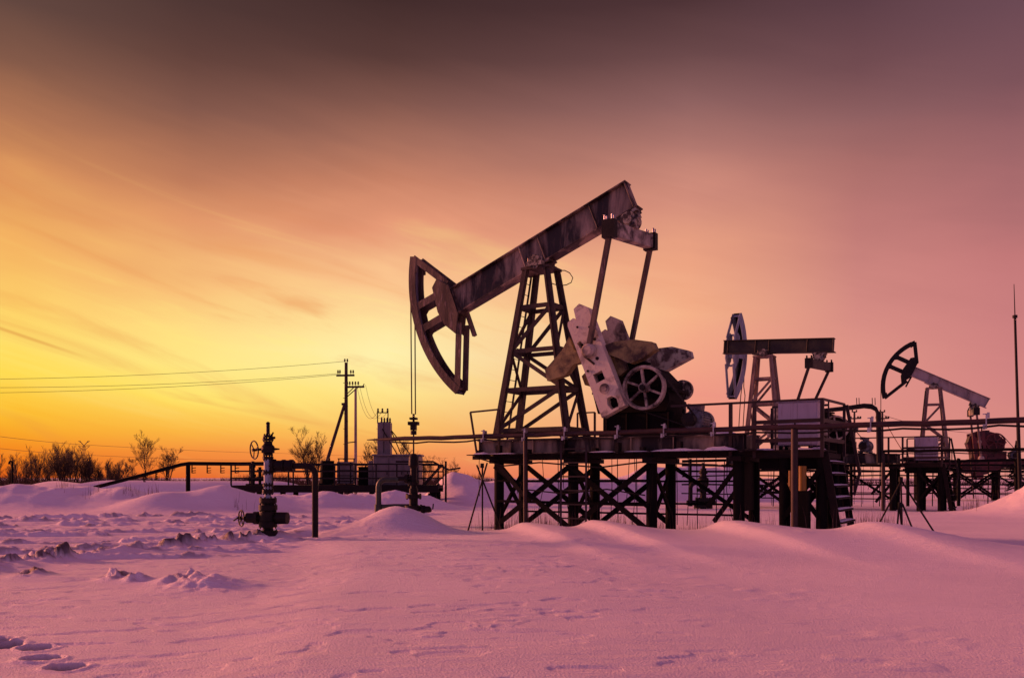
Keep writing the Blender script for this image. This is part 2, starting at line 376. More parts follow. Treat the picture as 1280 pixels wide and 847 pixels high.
def ground():
    nr, na = 1000, 900
    rad = np.concatenate([[.0], np.geomspace(1.6, 60, nr-121), np.geomspace(60.6, 6000, 120)])
    az = np.concatenate([np.linspace(-math.pi, -.72, 60)[:-1], np.linspace(-.72, .72, na-120), np.linspace(.72, math.pi, 61)[1:]])
    A, Rr = np.meshgrid(az, rad); X = Rr*np.sin(A); Y = Rr*np.cos(A)
    ahead = sstep(1.5, 4, Y)
    Z = height(X, Y)*ahead*(1-sstep(120, 200, Rr))
    nR, nA = X.shape
    co = np.stack([X, Y, Z], -1).reshape(-1, 3)
    i = np.arange(nR*nA).reshape(nR, nA)
    q = np.stack([i[:-1, :-1], i[:-1, 1:], i[1:, 1:], i[1:, :-1]], -1).reshape(-1, 4)[:, ::-1]
    me = bpy.data.meshes.new('snow_ground')
    me.vertices.add(len(co)); me.vertices.foreach_set('co', co.ravel())
    me.loops.add(q.size); me.loops.foreach_set('vertex_index', q.ravel().astype(np.int32))
    me.polygons.add(len(q)); me.polygons.foreach_set('loop_start', np.arange(0, q.size, 4, dtype=np.int32))
    me.polygons.foreach_set('loop_total', np.full(len(q), 4, np.int32)); me.polygons.foreach_set('use_smooth', np.ones(len(q), bool))
    # bare frozen earth on the clods; footprints and near sides of ruts darkened
    g = np.zeros(X.shape)
    x0, y0 = pxy(-60, 12.6); x1, y1 = pxy(335, 20)
    g += segr(X, Y, x0, y0, x1, y1, .36, .2, 1, 1, .4)*sstep(.46, .54, fbm(X*4.2, Y*4.2, 4, 61, .6))*sstep(.38, .5, fbm(X*.9, Y*.9, 2, 63))
    for (a, b, r) in ((40, 720, .2), (148, 724, .2), (170, 727, .14), (238, 728, .24)):
        g += bump2(X, Y, *pxy(a, H*F/(b-HY)), r, r, 1)*sstep(.35, .6, fbm(X*6, Y*6, 3, 72))
    for (a, b) in ((-6, 800), (8, 806), (46, 810), (49, 823), (83, 833)):
        c = pxy(a, H*F/(b-HY)); q = (((X-c[0])*.95 + (Y-c[1])*.3)/.12)**2 + ((-(X-c[0])*.3 + (Y-c[1])*.95)/.12)**2
        q = q*(.45+1.1*fbm(X*9, Y*9, 2, 120+a))
        g += np.exp(-(q/1.25)**4)  # dark over each footprint's bottom and walls
    g += bump2(X, Y, *pxy(300, 20.3), .5, .35, 1)*sstep(.45, .6, fbm(X*3, Y*3, 3, 77))
    m_ = (X < -2) & (Y > 11) & (Y < 42); xs, ys = X[m_], Y[m_]; gs = np.zeros(xs.shape)
    spot = sstep(.45, .6, fbm(xs*5, ys*6, 3, 58, .6))
    for k, (y0, wd, hh) in enumerate(RUTS):
        d = ys - (y0 + .20*(xs+8) + .35*(fbm(xs*.25, xs*0+k, 2, 200+k)-.5))
        gs += .55*sstep(-3.2, -5.5, xs-.12*(ys-20))*np.exp(-((d+.5*wd)/(.8*wd))**2)*sstep(.48, .62, fbm(xs*.9, xs*0+k*3.1, 3, 210+k))*spot  # broken dark band along the near side of each rut ridge
    g[m_] += gs
    a_ = me.attributes.new('ground_dark', 'FLOAT', 'POINT'); a_.data.foreach_set('value', np.clip(g, 0, .95).ravel().astype(np.float32))
    me.update(); me.validate()
    me.materials.append(snow_material())
    o = bpy.data.objects.new('snow_ground', me); col.objects.link(o)
    tag(o, kind='structure', label='wind rippled pink snow field with drifts, banks and vehicle tracks', cat='snow')
    return o
ground()
def gz(x, y):
    return float(height(np.array([float(x)]), np.array([float(y)]))[0])

# ------------------------------------------------------------------ pump jack
def rot(p, a): c, s = math.cos(a), math.sin(a); return (p[0]*c - p[1]*s, p[0]*s + p[1]*c)
PIV = (0.0, 7.25)
def pump(fr, label, tilt, m, Rh, ha, xh, xt, lo, hi, bw=.2, swing=0, skew=0, fine=True, cab_snow=False):
    T = fr.empty('pumpjack'); tag(T, label, 'pumpjack', 'pumpjacks of the oil field')
    a = R(tilt)
    def bp(x, w, z):                    # beam frame -> thing frame
        p = rot((x, z), a); return Vector((PIV[0]+p[0], w, PIV[1]+p[1]))
    beamup = bp(0, 0, 1) - bp(0, 0, 0)
    ax = Vector((0, 1, 0))
    # walking beam: flanges, web, stiffeners
    b = MB(); t = .035; h = hi-lo
    def bbar(x0, x1, z0, z1, w0, w1):
        P = [bp(x, w, z) for z in (z0, z1) for w in (w0, w1) for x in (x0, x1)]
        b.add(P, [(0,2,3,1),(4,5,7,6),(0,1,5,4),(2,6,7,3),(0,4,6,2),(1,3,7,5)])
    bbar(-xh, xt, hi-t, hi, -bw, bw); bbar(-xh, xt+.06, lo, lo+t, -bw, bw)
    bbar(-xh, xt-.02, lo+t+.002, hi-t-.002, -bw*.36, bw*.36)
    for x in (-xh+.05, -xh+.22, -.42, .2, xt*.62, xt-.06):
        for sg in (-1, 1):
            bbar(x, x+.025, lo+t+.003, hi-t-.003, min(sg*bw*.365, sg*bw*.96), max(sg*bw*.365, sg*bw*.96))
    bbar(-.55, .35, lo-.05, lo-.002, -bw*1.15, bw*1.15)
    bo = b.build('walking_beam', m['beam'], T, bevel=.008)
    # head
    hx = xh if not swing else xh-.1
    piv = Vector((-hx, 0)) if swing else None
    sw = R(swing)
    def hp(x, w, z):
        if swing:
            dx, dw = x+hx, w
            c, s_ = math.cos(sw), math.sin(sw)
            x, w = -hx + dx*c - dw*s_, dx*s_ + dw*c + (.75 if swing else 0)
        return bp(x, w, z)
    W = .2; tp = .03; b1 = .235 if not swing else .40; cz = (lo+hi)/2 - .315
    A0 = R(ha)
    pol = lambda r, q: (-r*math.cos(q), r*math.sin(q))
    hm = m['head']
    head = None
    for sg in (-1, 1):
        w0 = sg*W - tp/2
        pl = MB()
        def pr(pts, th=tp, off=0.):
            L = [hp(x, w0+off, z) for x, z in pts]; L2 = [hp(x, w0+off+th, z) for x, z in pts]
            n = len(L)
            tri = geometry.tessellate_polygon([[Vector((x, z, 0)) for x, z in pts]])
            pl.add(L, [tuple(q) for q in tri]); pl.add(L2, [tuple(q)[::-1] for q in tri])
            pl.add(L+L2, [(k, (k+1) % n, n+(k+1) % n, n+k) for k in range(n)])
        n = 26; qs = [-A0 + 2*A0*k/n for k in range(n+1)]
        pr([pol(Rh, q) for q in qs] + [pol(Rh-b1, q) for q in qs[::-1]])
        X = xh; Z = cz
        hub = [(-X-.12, Z+1.15), (-X-.34, Z+1.0), (-X-.42, Z+.25), (-X-.34, Z-.2), (-X-.08, Z-.62), (-X+.2, Z-.1), (-X+.2, Z+.8)]
        pr(hub, tp*1.6, -tp*.3)
        def barp(p, q, wd, th=tp, off=.004):
            d = Vector((q[0]-p[0], q[1]-p[1])).normalized(); nn = Vector((-d.y, d.x))*wd/2
            pr([(p[0]+nn.x, p[1]+nn.y), (q[0]+nn.x, q[1]+nn.y), (q[0]-nn.x, q[1]-nn.y), (p[0]-nn.x, p[1]-nn.y)], th, off)
        tT, tB = pol(Rh-.05, A0-.012), pol(Rh-.05, -A0+.012)
        barp((tT[0]+.06, tT[1]-.02), (-X+.16, Z+.86), .18); barp((tB[0]+.08, tB[1]+.03), (-X+.12, Z-.38), .19)
        for zz in (.73, .05):
            x1 = -math.sqrt((Rh-.06)**2 - (Z+zz)**2)
            barp((-X-.34, Z+zz), (x1, Z+zz*1.03), .21, tp, .006)
            pr([(x1+.02, Z+zz+.24), (x1+.02, Z+zz-.24), (x1+.3, Z+zz-.07), (x1+.3, Z+zz+.07)], tp*.8, .009)
        for q in (1, -1):                           # gussets at the tips
            p0, p1 = pol(Rh-.02, q*(A0-.004)), pol(Rh-.02, q*(A0-.115))
            e = pol(Rh-.30, q*(A0-.11)); f = (tT if q > 0 else tB)
            k = .16
            tgt = (-X+.16, Z+.86) if q > 0 else (-X+.12, Z-.38)
            g = (f[0]+(tgt[0]-f[0])*k, f[1]+(tgt[1]-f[1])*k)
            pr([p0, p1, e, g], tp*.9, .012)
        o = pl.build('horse_head' if head is None else 'side_plate', hm, T if head is None else head)
        head = head or o
    ar = MB()
    P = []
    for q in [-A0+2*A0*k/32 for k in range(33)]:
        for r_ in (Rh-.045, Rh-.012):
            for w in (-W, W): P.append(hp(pol(r_, q)[0], w, pol(r_, q)[1]))
    for k in range(32):
        i = 4*k; j = i+4
        ar.add([P[i], P[i+1], P[j], P[j+1]], [(0, 1, 3, 2)], True); ar.add([P[i+2], P[i+3], P[j+2], P[j+3]], [(0, 2, 3, 1)], True)
        ar.add([P[i], P[i+2], P[j], P[j+2]], [(0, 2, 3, 1)]); ar.add([P[i+1], P[i+3], P[j+1], P[j+3]], [(0, 1, 3, 2)])
    ar.build('arc_plate', m['arc'], head)
    cr = MB()
    for (x, z) in ((pol(Rh-.12, A0-.03)), (pol(Rh-.12, -A0+.03)), (-xh-.2, cz+1.05), (-xh-.1, cz-.45)):
        cr.tube(hp(x, -W, z), hp(x, W, z), .05, 8)
    c0 = [hp(x, w, z) for z in (lo-.06, hi+.1) for w in (-W+.03, W-.03) for x in (-xh-.10, -xh-.03)]
    cr.add(c0, [(0,2,3,1),(4,5,7,6),(0,1,5,4),(2,6,7,3),(0,4,6,2),(1,3,7,5)])
    if not swing:
        for (x, z, l) in ((-xh+.25, lo-.35, .5),):
            cr.bar(bp(x, .22, z-.35), bp(x, .22, z+.45), .12, .1, (1, 0, 0))
    cr.each('cross_member', hm, head)
    if not swing:                                   # bridle ropes hanging from the head's face
        xs = PIV[0]-Rh-.02 if abs(tilt) < ha else 0
        q0 = R(tilt)
        ro = MB(); zb = 3.3
        for w in (-.10, .10):
            pts = []
            for k in range(10):                     # lie along the arc from the tip to the tangent point
                q = A0 - .05 + (q0-(A0-.05))*k/9 if tilt > 0 else A0*.9 + (max(-A0, q0)-A0*.9)*k/9
                pts.append(bp(pol(Rh+.015, q)[0], w, pol(Rh+.015, q)[1]))
            pts.append(Vector((-4.36 if fine else pts[-1].x, w*.9, zb)))
            ro.path(pts, .019, 6)
        ro.build('bridle_rope', M['dark'], head)
    else:
        ro = MB(); q0 = hp(-Rh, 0, -1.0)
        for k in (0, 1): ro.path([hp(-Rh, .1*k, -.6), hp(-Rh-.04, .1*k, -1.4)] + [hp(-Rh, .1*k, -1.4) + Vector((-.05*i+.12*k, .05*i, -.42*i-.03*i*i)) for i in (1, 2, 3, 4)], .025, 6)
        ro.build('bridle_rope', M['dark'], head)
    # samson post
    z0, z1 = 2.46, 7.02
    a0, b0, a1, b1_ = (1.12, .58, .33, .30) if fine else (.80, .56, .36, .28)
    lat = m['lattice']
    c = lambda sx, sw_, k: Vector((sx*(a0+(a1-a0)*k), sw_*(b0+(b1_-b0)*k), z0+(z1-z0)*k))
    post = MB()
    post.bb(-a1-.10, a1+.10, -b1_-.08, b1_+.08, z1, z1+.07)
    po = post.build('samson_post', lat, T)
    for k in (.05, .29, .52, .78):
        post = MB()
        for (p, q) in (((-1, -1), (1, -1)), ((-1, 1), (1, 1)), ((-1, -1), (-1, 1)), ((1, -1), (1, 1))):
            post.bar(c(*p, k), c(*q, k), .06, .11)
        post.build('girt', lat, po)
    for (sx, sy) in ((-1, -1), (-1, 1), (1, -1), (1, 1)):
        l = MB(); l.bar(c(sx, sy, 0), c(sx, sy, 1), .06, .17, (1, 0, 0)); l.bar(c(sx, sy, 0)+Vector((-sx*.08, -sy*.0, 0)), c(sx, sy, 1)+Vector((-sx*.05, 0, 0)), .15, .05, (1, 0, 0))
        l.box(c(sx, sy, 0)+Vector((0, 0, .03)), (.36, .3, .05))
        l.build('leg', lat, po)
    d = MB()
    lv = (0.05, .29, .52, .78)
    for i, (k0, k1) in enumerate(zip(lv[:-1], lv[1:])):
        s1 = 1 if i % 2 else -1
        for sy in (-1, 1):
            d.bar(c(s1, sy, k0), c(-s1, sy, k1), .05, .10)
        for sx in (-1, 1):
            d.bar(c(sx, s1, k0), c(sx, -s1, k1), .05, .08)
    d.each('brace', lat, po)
    ld = MB()
    off = Vector((-.09, 0, 0))
    k_ = lambda w, k: Vector((-(a0+(a1-a0)*k), w, z0+(z1-z0)*k)) + off
    for w in (-.2, .2): ld.bar(k_(w, 0), k_(w, .98), .03, .05)
    for i in range(15): ld.tube(k_(-.2, .04+i*.064), k_(.2, .04+i*.064), .011, 6)
    ld.build('ladder', M['lattice'], po)
    # saddle bearing
    sd = MB()
    sd.tube((0, -.42, 7.2), (0, .42, 7.2), .13, 14)
    for sg in (-1, 1):
        sd.tube((0, sg*.42, 7.2), (0, sg*.30, 7.2), .19, 14); sd.bb(-.24, .24, sg*.36-.09, sg*.36+.09, 7.085, 7.2)
    for sx in (-.2, .2):
        for sg in (-1, 1): sd.tube((sx, sg*.36, 7.1), (sx, sg*.36, 7.32), .025, 6)
    sd.build('saddle_bearing', M['bearing'], T)
    if fine:
        lp = MB(); p0 = fr.loc(695, 335, .1); 
        lp.path([fr.loc(x, y, .1) for x, y in ((690, 337), (699, 338), (706, 338), (712, 341), (716, 347), (714, 353), (708, 356), (700, 357), (692, 355), (684, 351))], .013, 6)
        lp.build('loose_cable', M['wire'], T)
    # tail bearing and equalizer
    tx = xt-.30 if fine else xt-.62; tb = bp(tx, 0, lo-.2)
    e = MB()
    e.tube(tb+Vector((0, -.2, 0)), tb+Vector((0, .2, 0)), .22, 18); e.tube(tb+Vector((0, -.24, 0)), tb+Vector((0, .24, 0)), .12, 14)
    e.bar(bp(tx-.3, 0, lo-.04), bp(tx+.3, 0, lo-.04), .36, .08, beamup)
    for sx in (-.22, .22): e.bar(bp(tx+sx, 0, lo-.24), bp(tx+sx, 0, lo-.02), .14, .10, (0, 1, 0))
    e.build('tail_bearing', M['bearing'], T)
    ec = tb + Vector((0, 0, -.36)); sk = R(skew)
    ed = Vector((math.sin(sk), math.cos(sk), .06 if fine else .02)).normalized()
    HL = 1.02 if fine else 1.16
    eq = MB(); eq.bar(ec-ed*HL, ec+ed*HL, .24, .36)
    for sx in (-.13, .13): eq.bar(ec+Vector((sx, 0, .16)), ec+Vector((sx*.8, 0, .48)), .10, .2, (0, 1, 0))
    eqo = eq.build('equalizer', m['eq'], T, bevel=.01)
    eb = MB()
    for sg in (-1, 1):
        p = ec+ed*sg*(HL+.02); eb.box(p, (.34, .2, .44))
    eb.each('end_block', M['dark'], eqo)
    bl = MB()
    for sg in (-1, 1):
        for dx in (-.1, .1):
            for dw in (-.06, .06):
                p = ec+ed*sg*(HL+.02)+Vector((dx, dw, .2)); bl.tube(p, p+Vector((0, 0, .14)), .028, 6)
    bl.each('bolt', M['steel'] if fine else M['dark'], eqo)
    # cranks driven by the pitman arms
    hub = Vector((2.39, 0, 3.6)); rc, Lp = 1.03, 3.02
    top = ec + Vector((0, 0, -.1)); dv = Vector((hub.x-top.x, 0, hub.z-top.z)); D_ = dv.length
    if fine: ca = R(112)
    else:
        aa = (rc**2 + D_**2 - Lp**2)/(2*rc*D_); aa = max(-1, min(1, aa))
        ca = math.atan2(-dv.z, -dv.x) + math.acos(aa)
    cd = Vector((math.cos(ca), 0, math.sin(ca))); cn = Vector((-cd.z, 0, cd.x))   # along the crank, and to its left
    CW = .95
    cp = lambda q, p, w: hub + cd*q + cn*p + Vector((0, w, 0))
    def crank_outline(fr_):
        return [(1.90, .34), (1.99, .30), (2.02, .12), (1.93, .07), (2.22, .03), (2.28, -.16), (2.08, -.34), (-.60, -.34), (-.64, .34)]
    crs = []
    for sg in (-1, 1):
        k = MB(); o_ = crank_outline(fr)
        w0 = sg*CW - .14
        holes = [[(.46, .16), (.46, -.10), (.22, -.10), (.22, .16)], [(-.24, .04), (-.24, -.10), (-.36, -.20), (-.55, -.18), (-.56, .02), (-.40, .08)]]
        if fine: holes.append([(1.38, .27), (1.40, .16), (1.22, .10), (1.18, .22)])
        k.prism([[cp(q, p, w0) for q, p in o_]] + [[cp(q, p, w0) for q, p in h_] for h_ in holes], (0, .28, 0))
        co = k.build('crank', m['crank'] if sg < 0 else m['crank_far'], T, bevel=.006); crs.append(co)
        bk = MB(); bk.prism([[cp(q, p, sg*(CW-.10)-.01) for q, p in ((1.6, .32), (1.6, -.3), (-.6, -.3), (-.6, .32))]], (0, .02, 0)) if fine else bk.box(cp(.5, 0, sg*(CW-.16)), (.3, .02, .3)); bk.build('back_plate', M['black'], co)
        pb = MB()
        pin = cp(rc, .0, 0)
        f_ = sg
        pb.tube(hub+Vector((0, sg*(CW-.16), 0)), hub+Vector((0, sg*(CW+.17), 0)), .13, 14)
        pb.tube(hub+Vector((0, sg*(CW+.17), 0)), hub+Vector((0, sg*(CW+.2), 0)), .07, 10)
        pb.lathe(pin, (0, sg, 0), [(CW+.1, .17), (CW+.2, .19), (CW+.32, .17), (CW+.38, .12)], 16)
        for q in range(6):
            aq = q*math.pi/3; pb.tube(pin+Vector((.13*math.cos(aq), sg*(CW+.3), .13*math.sin(aq))), pin+Vector((.13*math.cos(aq), sg*(CW+.36), .13*math.sin(aq))), .02, 6)
        pb.each('pin_boss', M['worn_white2'], co)
        bk = MB()
        for (q, p, r_) in ((.78, -.1, .045), (1.25, -.22, .04), (1.6, -.2, .03), (1.75, .1, .03), (.6, .25, .03)):
            bk.tube(cp(q, p, sg*(CW+.10)), cp(q, p, sg*(CW+.16)), r_, 8)
        bk.bar(cp(1.0, .2, sg*(CW+.15)), cp(.68, .02, sg*(CW+.15)), .03, .05)
        bk.each('bolt', M['dark'], co)
        # pitman
        pt = MB(); tp_ = ec + ed*sg*(HL+.02) + Vector((0, 0, -.12))
        ww = sg*(CW+.27)
        pt.bar(tp_, Vector((pin.x, ww, pin.z)), .11, .13, (0, 1, 0)); pt.tube((pin.x, ww-.06, pin.z), (pin.x, ww+.06, pin.z), .15, 14)
        pt.build('pitman_arm', m['pitman'], T)
    # counterweights, clamped on the crank edges
    if fine:
        def px_poly(pts, w, th, par, mm):
            k = MB(); k.prism([[fr.loc(x, y, w) for x, y in pts]], (0, th, 0)); return k.build('counterweight', mm, par, bevel=.006)
        CW1 = px_poly([(681, 462), (684, 476), (706, 469), (717, 455), (729, 452), (724, 441), (717, 437), (711, 421), (702, 438)], -.98, .24, crs[0], M['yellow'])
        px_poly([(754, 432), (767, 427), (792, 424), (815, 427), (819, 436), (802, 448), (788, 454), (778, 449), (757, 442)], -.90, .28, crs[0], M['yellow'])
        px_poly([(758, 446), (770, 446), (781, 452), (784, 462), (774, 470), (764, 462)], -.7, .2, crs[0], M['yellow'])
        px_poly([(800, 446), (823, 435), (840, 433), (861, 438), (863, 446), (830, 464), (816, 464), (804, 456)], .80, .3, crs[1], M['greyblue'])
        px_poly([(727, 470), (733, 464), (742, 466), (747, 480), (738, 483), (731, 481)], .8, .3, crs[1], M['yellow'])
    else:
        for co, sg in zip(crs, (-1, 1)):
            for sp in (-1, 1):
                k = MB(); k.prism([[cp(q, sp*p, sg*CW-.12) for q, p in ((1.0, .37), (1.7, .37), (1.9, .55), (1.75, 1.0), (1.3, 1.15), (1.0, .8))]], (0, .24, 0))
                k.build('counterweight', m['cw'], co)
    # gearbox on its pedestal
    g = MB()
    g.bb(2.08, 3.96, -.52, .52, 2.44, 3.02); g.bb(2.0, 4.02, -.6, .6, 2.44, 2.52)
    for x in (2.2, 2.75, 3.3, 3.85): g.bb(x-.02, x+.02, -.575, .575, 2.53, 3.01)
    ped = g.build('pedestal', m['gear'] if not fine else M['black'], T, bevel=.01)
    g = MB()
    g.prism([[Vector((x, -.55, z)) for x, z in ((1.95, 3.03), (3.78, 3.03), (3.86, 3.3), (3.8, 3.75), (3.45, 4.12), (2.9, 4.28), (2.35, 4.28), (1.95, 3.95), (1.82, 3.5))]], (0, 1.1, 0))
    g.bb(1.8, 3.95, -.60, .60, 3.52, 3.6)
    for x in (2.1, 2.6, 3.1, 3.6): g.tube((x, -.58, 3.42), (x, -.58, 3.68), .03, 6)
    g.bb(2.7, 3.1, -.2, .2, 4.28, 4.34)
    gb = g.build('gearbox', m['gear'], T, bevel=.02)
    g = MB(); sh = Vector((3.31, 0, 3.6))
    g.tube(sh+Vector((0, -.95, 0)), sh+Vector((0, .95, 0)), .07, 10); g.build('drive_shaft', M['dark'], gb)
    wc = sh + Vector((0, -.78, 0)); wl = MB()
    wl.ring(wc, ax, .545, .485, .17, 40); wl.ring(wc, ax, .49, .465, .05, 40)
    wl.tube(wc+Vector((0, -.1, 0)), wc+Vector((0, .1, 0)), .12, 14)
    for k in range(6):
        q = math.pi/6 + k*math.pi/3 + .15; dq = Vector((math.cos(q), 0, math.sin(q)))
        wl.bar(wc+dq*.09, wc+dq*.475, .055, .085, (0, 1, 0))
    wl.build('drive_wheel', m['wheel'], T)
    bd = MB(); bc = sh + Vector((.42, .80, .06))
    bd.ring(bc, ax, .26, .2, .14, 24); bd.tube(bc+Vector((0, -.03, 0)), bc+Vector((0, .03, 0)), .22, 16)
    bd.bar(bc+Vector((0, -.12, -.42)), bc+Vector((.06, -.12, .1)), .05, .08); bd.bb(bc.x-.16, bc.x+.1, bc.y-.28, bc.y-.1, bc.z-.05, bc.z+.2)
    bd.bar(bc+Vector((0, 0, -1.1)), bc+Vector((0, 0, -.3)), .1, .14, (1, 0, 0))
    bd.build('brake_drum', M['bearing'], T)
    # motor with pulley, belts, fan cowl, terminal box, slide rails
    mc = Vector((4.42, -.1, 2.79)); mo = MB()
    mo.lathe(mc, ax, [(-.36, .13), (-.34, .24), (-.26, .25), (.26, .25), (.3, .245)], 22)
    for k in range(24):
        q = k*math.pi/12; dq = Vector((math.cos(q), 0, math.sin(q)))
        mo.bar(mc+dq*.262+Vector((0, -.24, 0)), mc+dq*.262+Vector((0, .26, 0)), .012, .03, dq)
    for sx in (-.2, .2): mo.bb(mc.x+sx-.06, mc.x+sx+.06, mc.y-.3, mc.y+.3, mc.z-.29, mc.z-.2)
    moo = mo.build('motor', m['motor'], T)
    q = MB(); q.lathe(mc, ax, [(.3, .275), (.5, .275), (.53, .2)], 22); q.build('fan_cowl', m['motor'], moo)
    q = MB(); q.box(mc+Vector((-.02, -.05, .33)), (.34, .3, .13), Matrix.Rotation(R(8), 3, 'Y')); q.build('terminal_box', M['trafo'], moo)
    q = MB(); q.lathe(mc, ax, [(-.75, .06), (-.72, .155), (-.5, .155), (-.48, .05), (-.3, .05)], 18); q.build('pulley', M['dark'], moo)
    q = MB(); q.bb(mc.x-.36, mc.x+.36, mc.y-.27, mc.y-.17, 2.445, 2.49); q.bb(mc.x-.36, mc.x+.36, mc.y+.17, mc.y+.27, 2.445, 2.49); q.each('slide_rail', M['dark'], moo)
    bl = MB(); w_ = -.72
    mcw = Vector((mc.x, 0, mc.z)); wcw = Vector((wc.x, 0, wc.z)); dd = (mcw-wcw); Ld = dd.length; dd.normalize()
    up = Vector((-dd.z, 0, dd.x)); gam = math.asin((.545-.155)/Ld)
    for sg in (1, -1):
        nrm = up*sg*math.cos(gam) + dd*math.sin(gam)
        for o_ in (-.05, .05):
            bl.bar(wcw+nrm*.552+Vector((0, w_+o_, 0)), mcw+nrm*.162+Vector((0, w_+o_, 0)), .035, .02, nrm)
    bl.each('drive_belt', M['dark'], T)
    # skid
    sk_ = MB()
    for sg in (-1, 1):
        w = sg*.55
        sk_.bb(-1.65, 5.75, w-.11, w+.11, 2.40, 2.44); sk_.bb(-1.65, 5.75, w-.11, w+.11, 2.035, 2.07)
        sk_.bb(-1.65, 5.75, w-.015, w+.015, 2.071, 2.399)
        for x in (-1.6, -.6, .1, 1.05, 2.0, 2.9, 4.0, 5.0, 5.7): sk_.bb(x-.012, x+.012, w-.1, w+.1, 2.072, 2.398)
    for x in (-1.5, -1.1, 1.1, 2.1, 3.9, 5.6): sk_.bb(x-.07, x+.07, -.435, .435, 2.10, 2.38)
    sk_.build('skid_frame', m['skid'], T)
    return T, bo

def rails(mb, pts, zt, zs, r=.028, base=None):
    """posts at pts and rails between them at heights zs; zt = top of the posts"""
    for p in pts: mb.bar((p[0], p[1], base if base is not None else zs[0]-.5), (p[0], p[1], zt), .06, .06, (1, 0, 0))

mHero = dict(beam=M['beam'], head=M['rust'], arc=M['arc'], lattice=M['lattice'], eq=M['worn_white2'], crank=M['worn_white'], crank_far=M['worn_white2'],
             pitman=M['rust'], cw=M['yellow'], gear=M['black'], wheel=M['worn_white2'], motor=M['motor'], skid=M['skid'])
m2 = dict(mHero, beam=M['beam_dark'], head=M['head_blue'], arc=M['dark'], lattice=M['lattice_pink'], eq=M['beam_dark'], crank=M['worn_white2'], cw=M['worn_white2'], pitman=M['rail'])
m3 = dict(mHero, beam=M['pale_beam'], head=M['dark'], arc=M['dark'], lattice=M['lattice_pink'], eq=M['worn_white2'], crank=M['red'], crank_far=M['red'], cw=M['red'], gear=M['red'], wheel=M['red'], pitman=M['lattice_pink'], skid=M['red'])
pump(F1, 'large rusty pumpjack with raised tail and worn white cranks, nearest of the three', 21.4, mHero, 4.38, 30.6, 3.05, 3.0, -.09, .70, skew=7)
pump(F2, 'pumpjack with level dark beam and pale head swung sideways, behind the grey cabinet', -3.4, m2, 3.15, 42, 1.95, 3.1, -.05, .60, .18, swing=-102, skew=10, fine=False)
pump(F3, 'small distant pumpjack with pale beam tilted head up and red gearbox', -27, m3, 3.05, 41.5, 1.65, 3.25, -.05, .58, .17, fine=False)

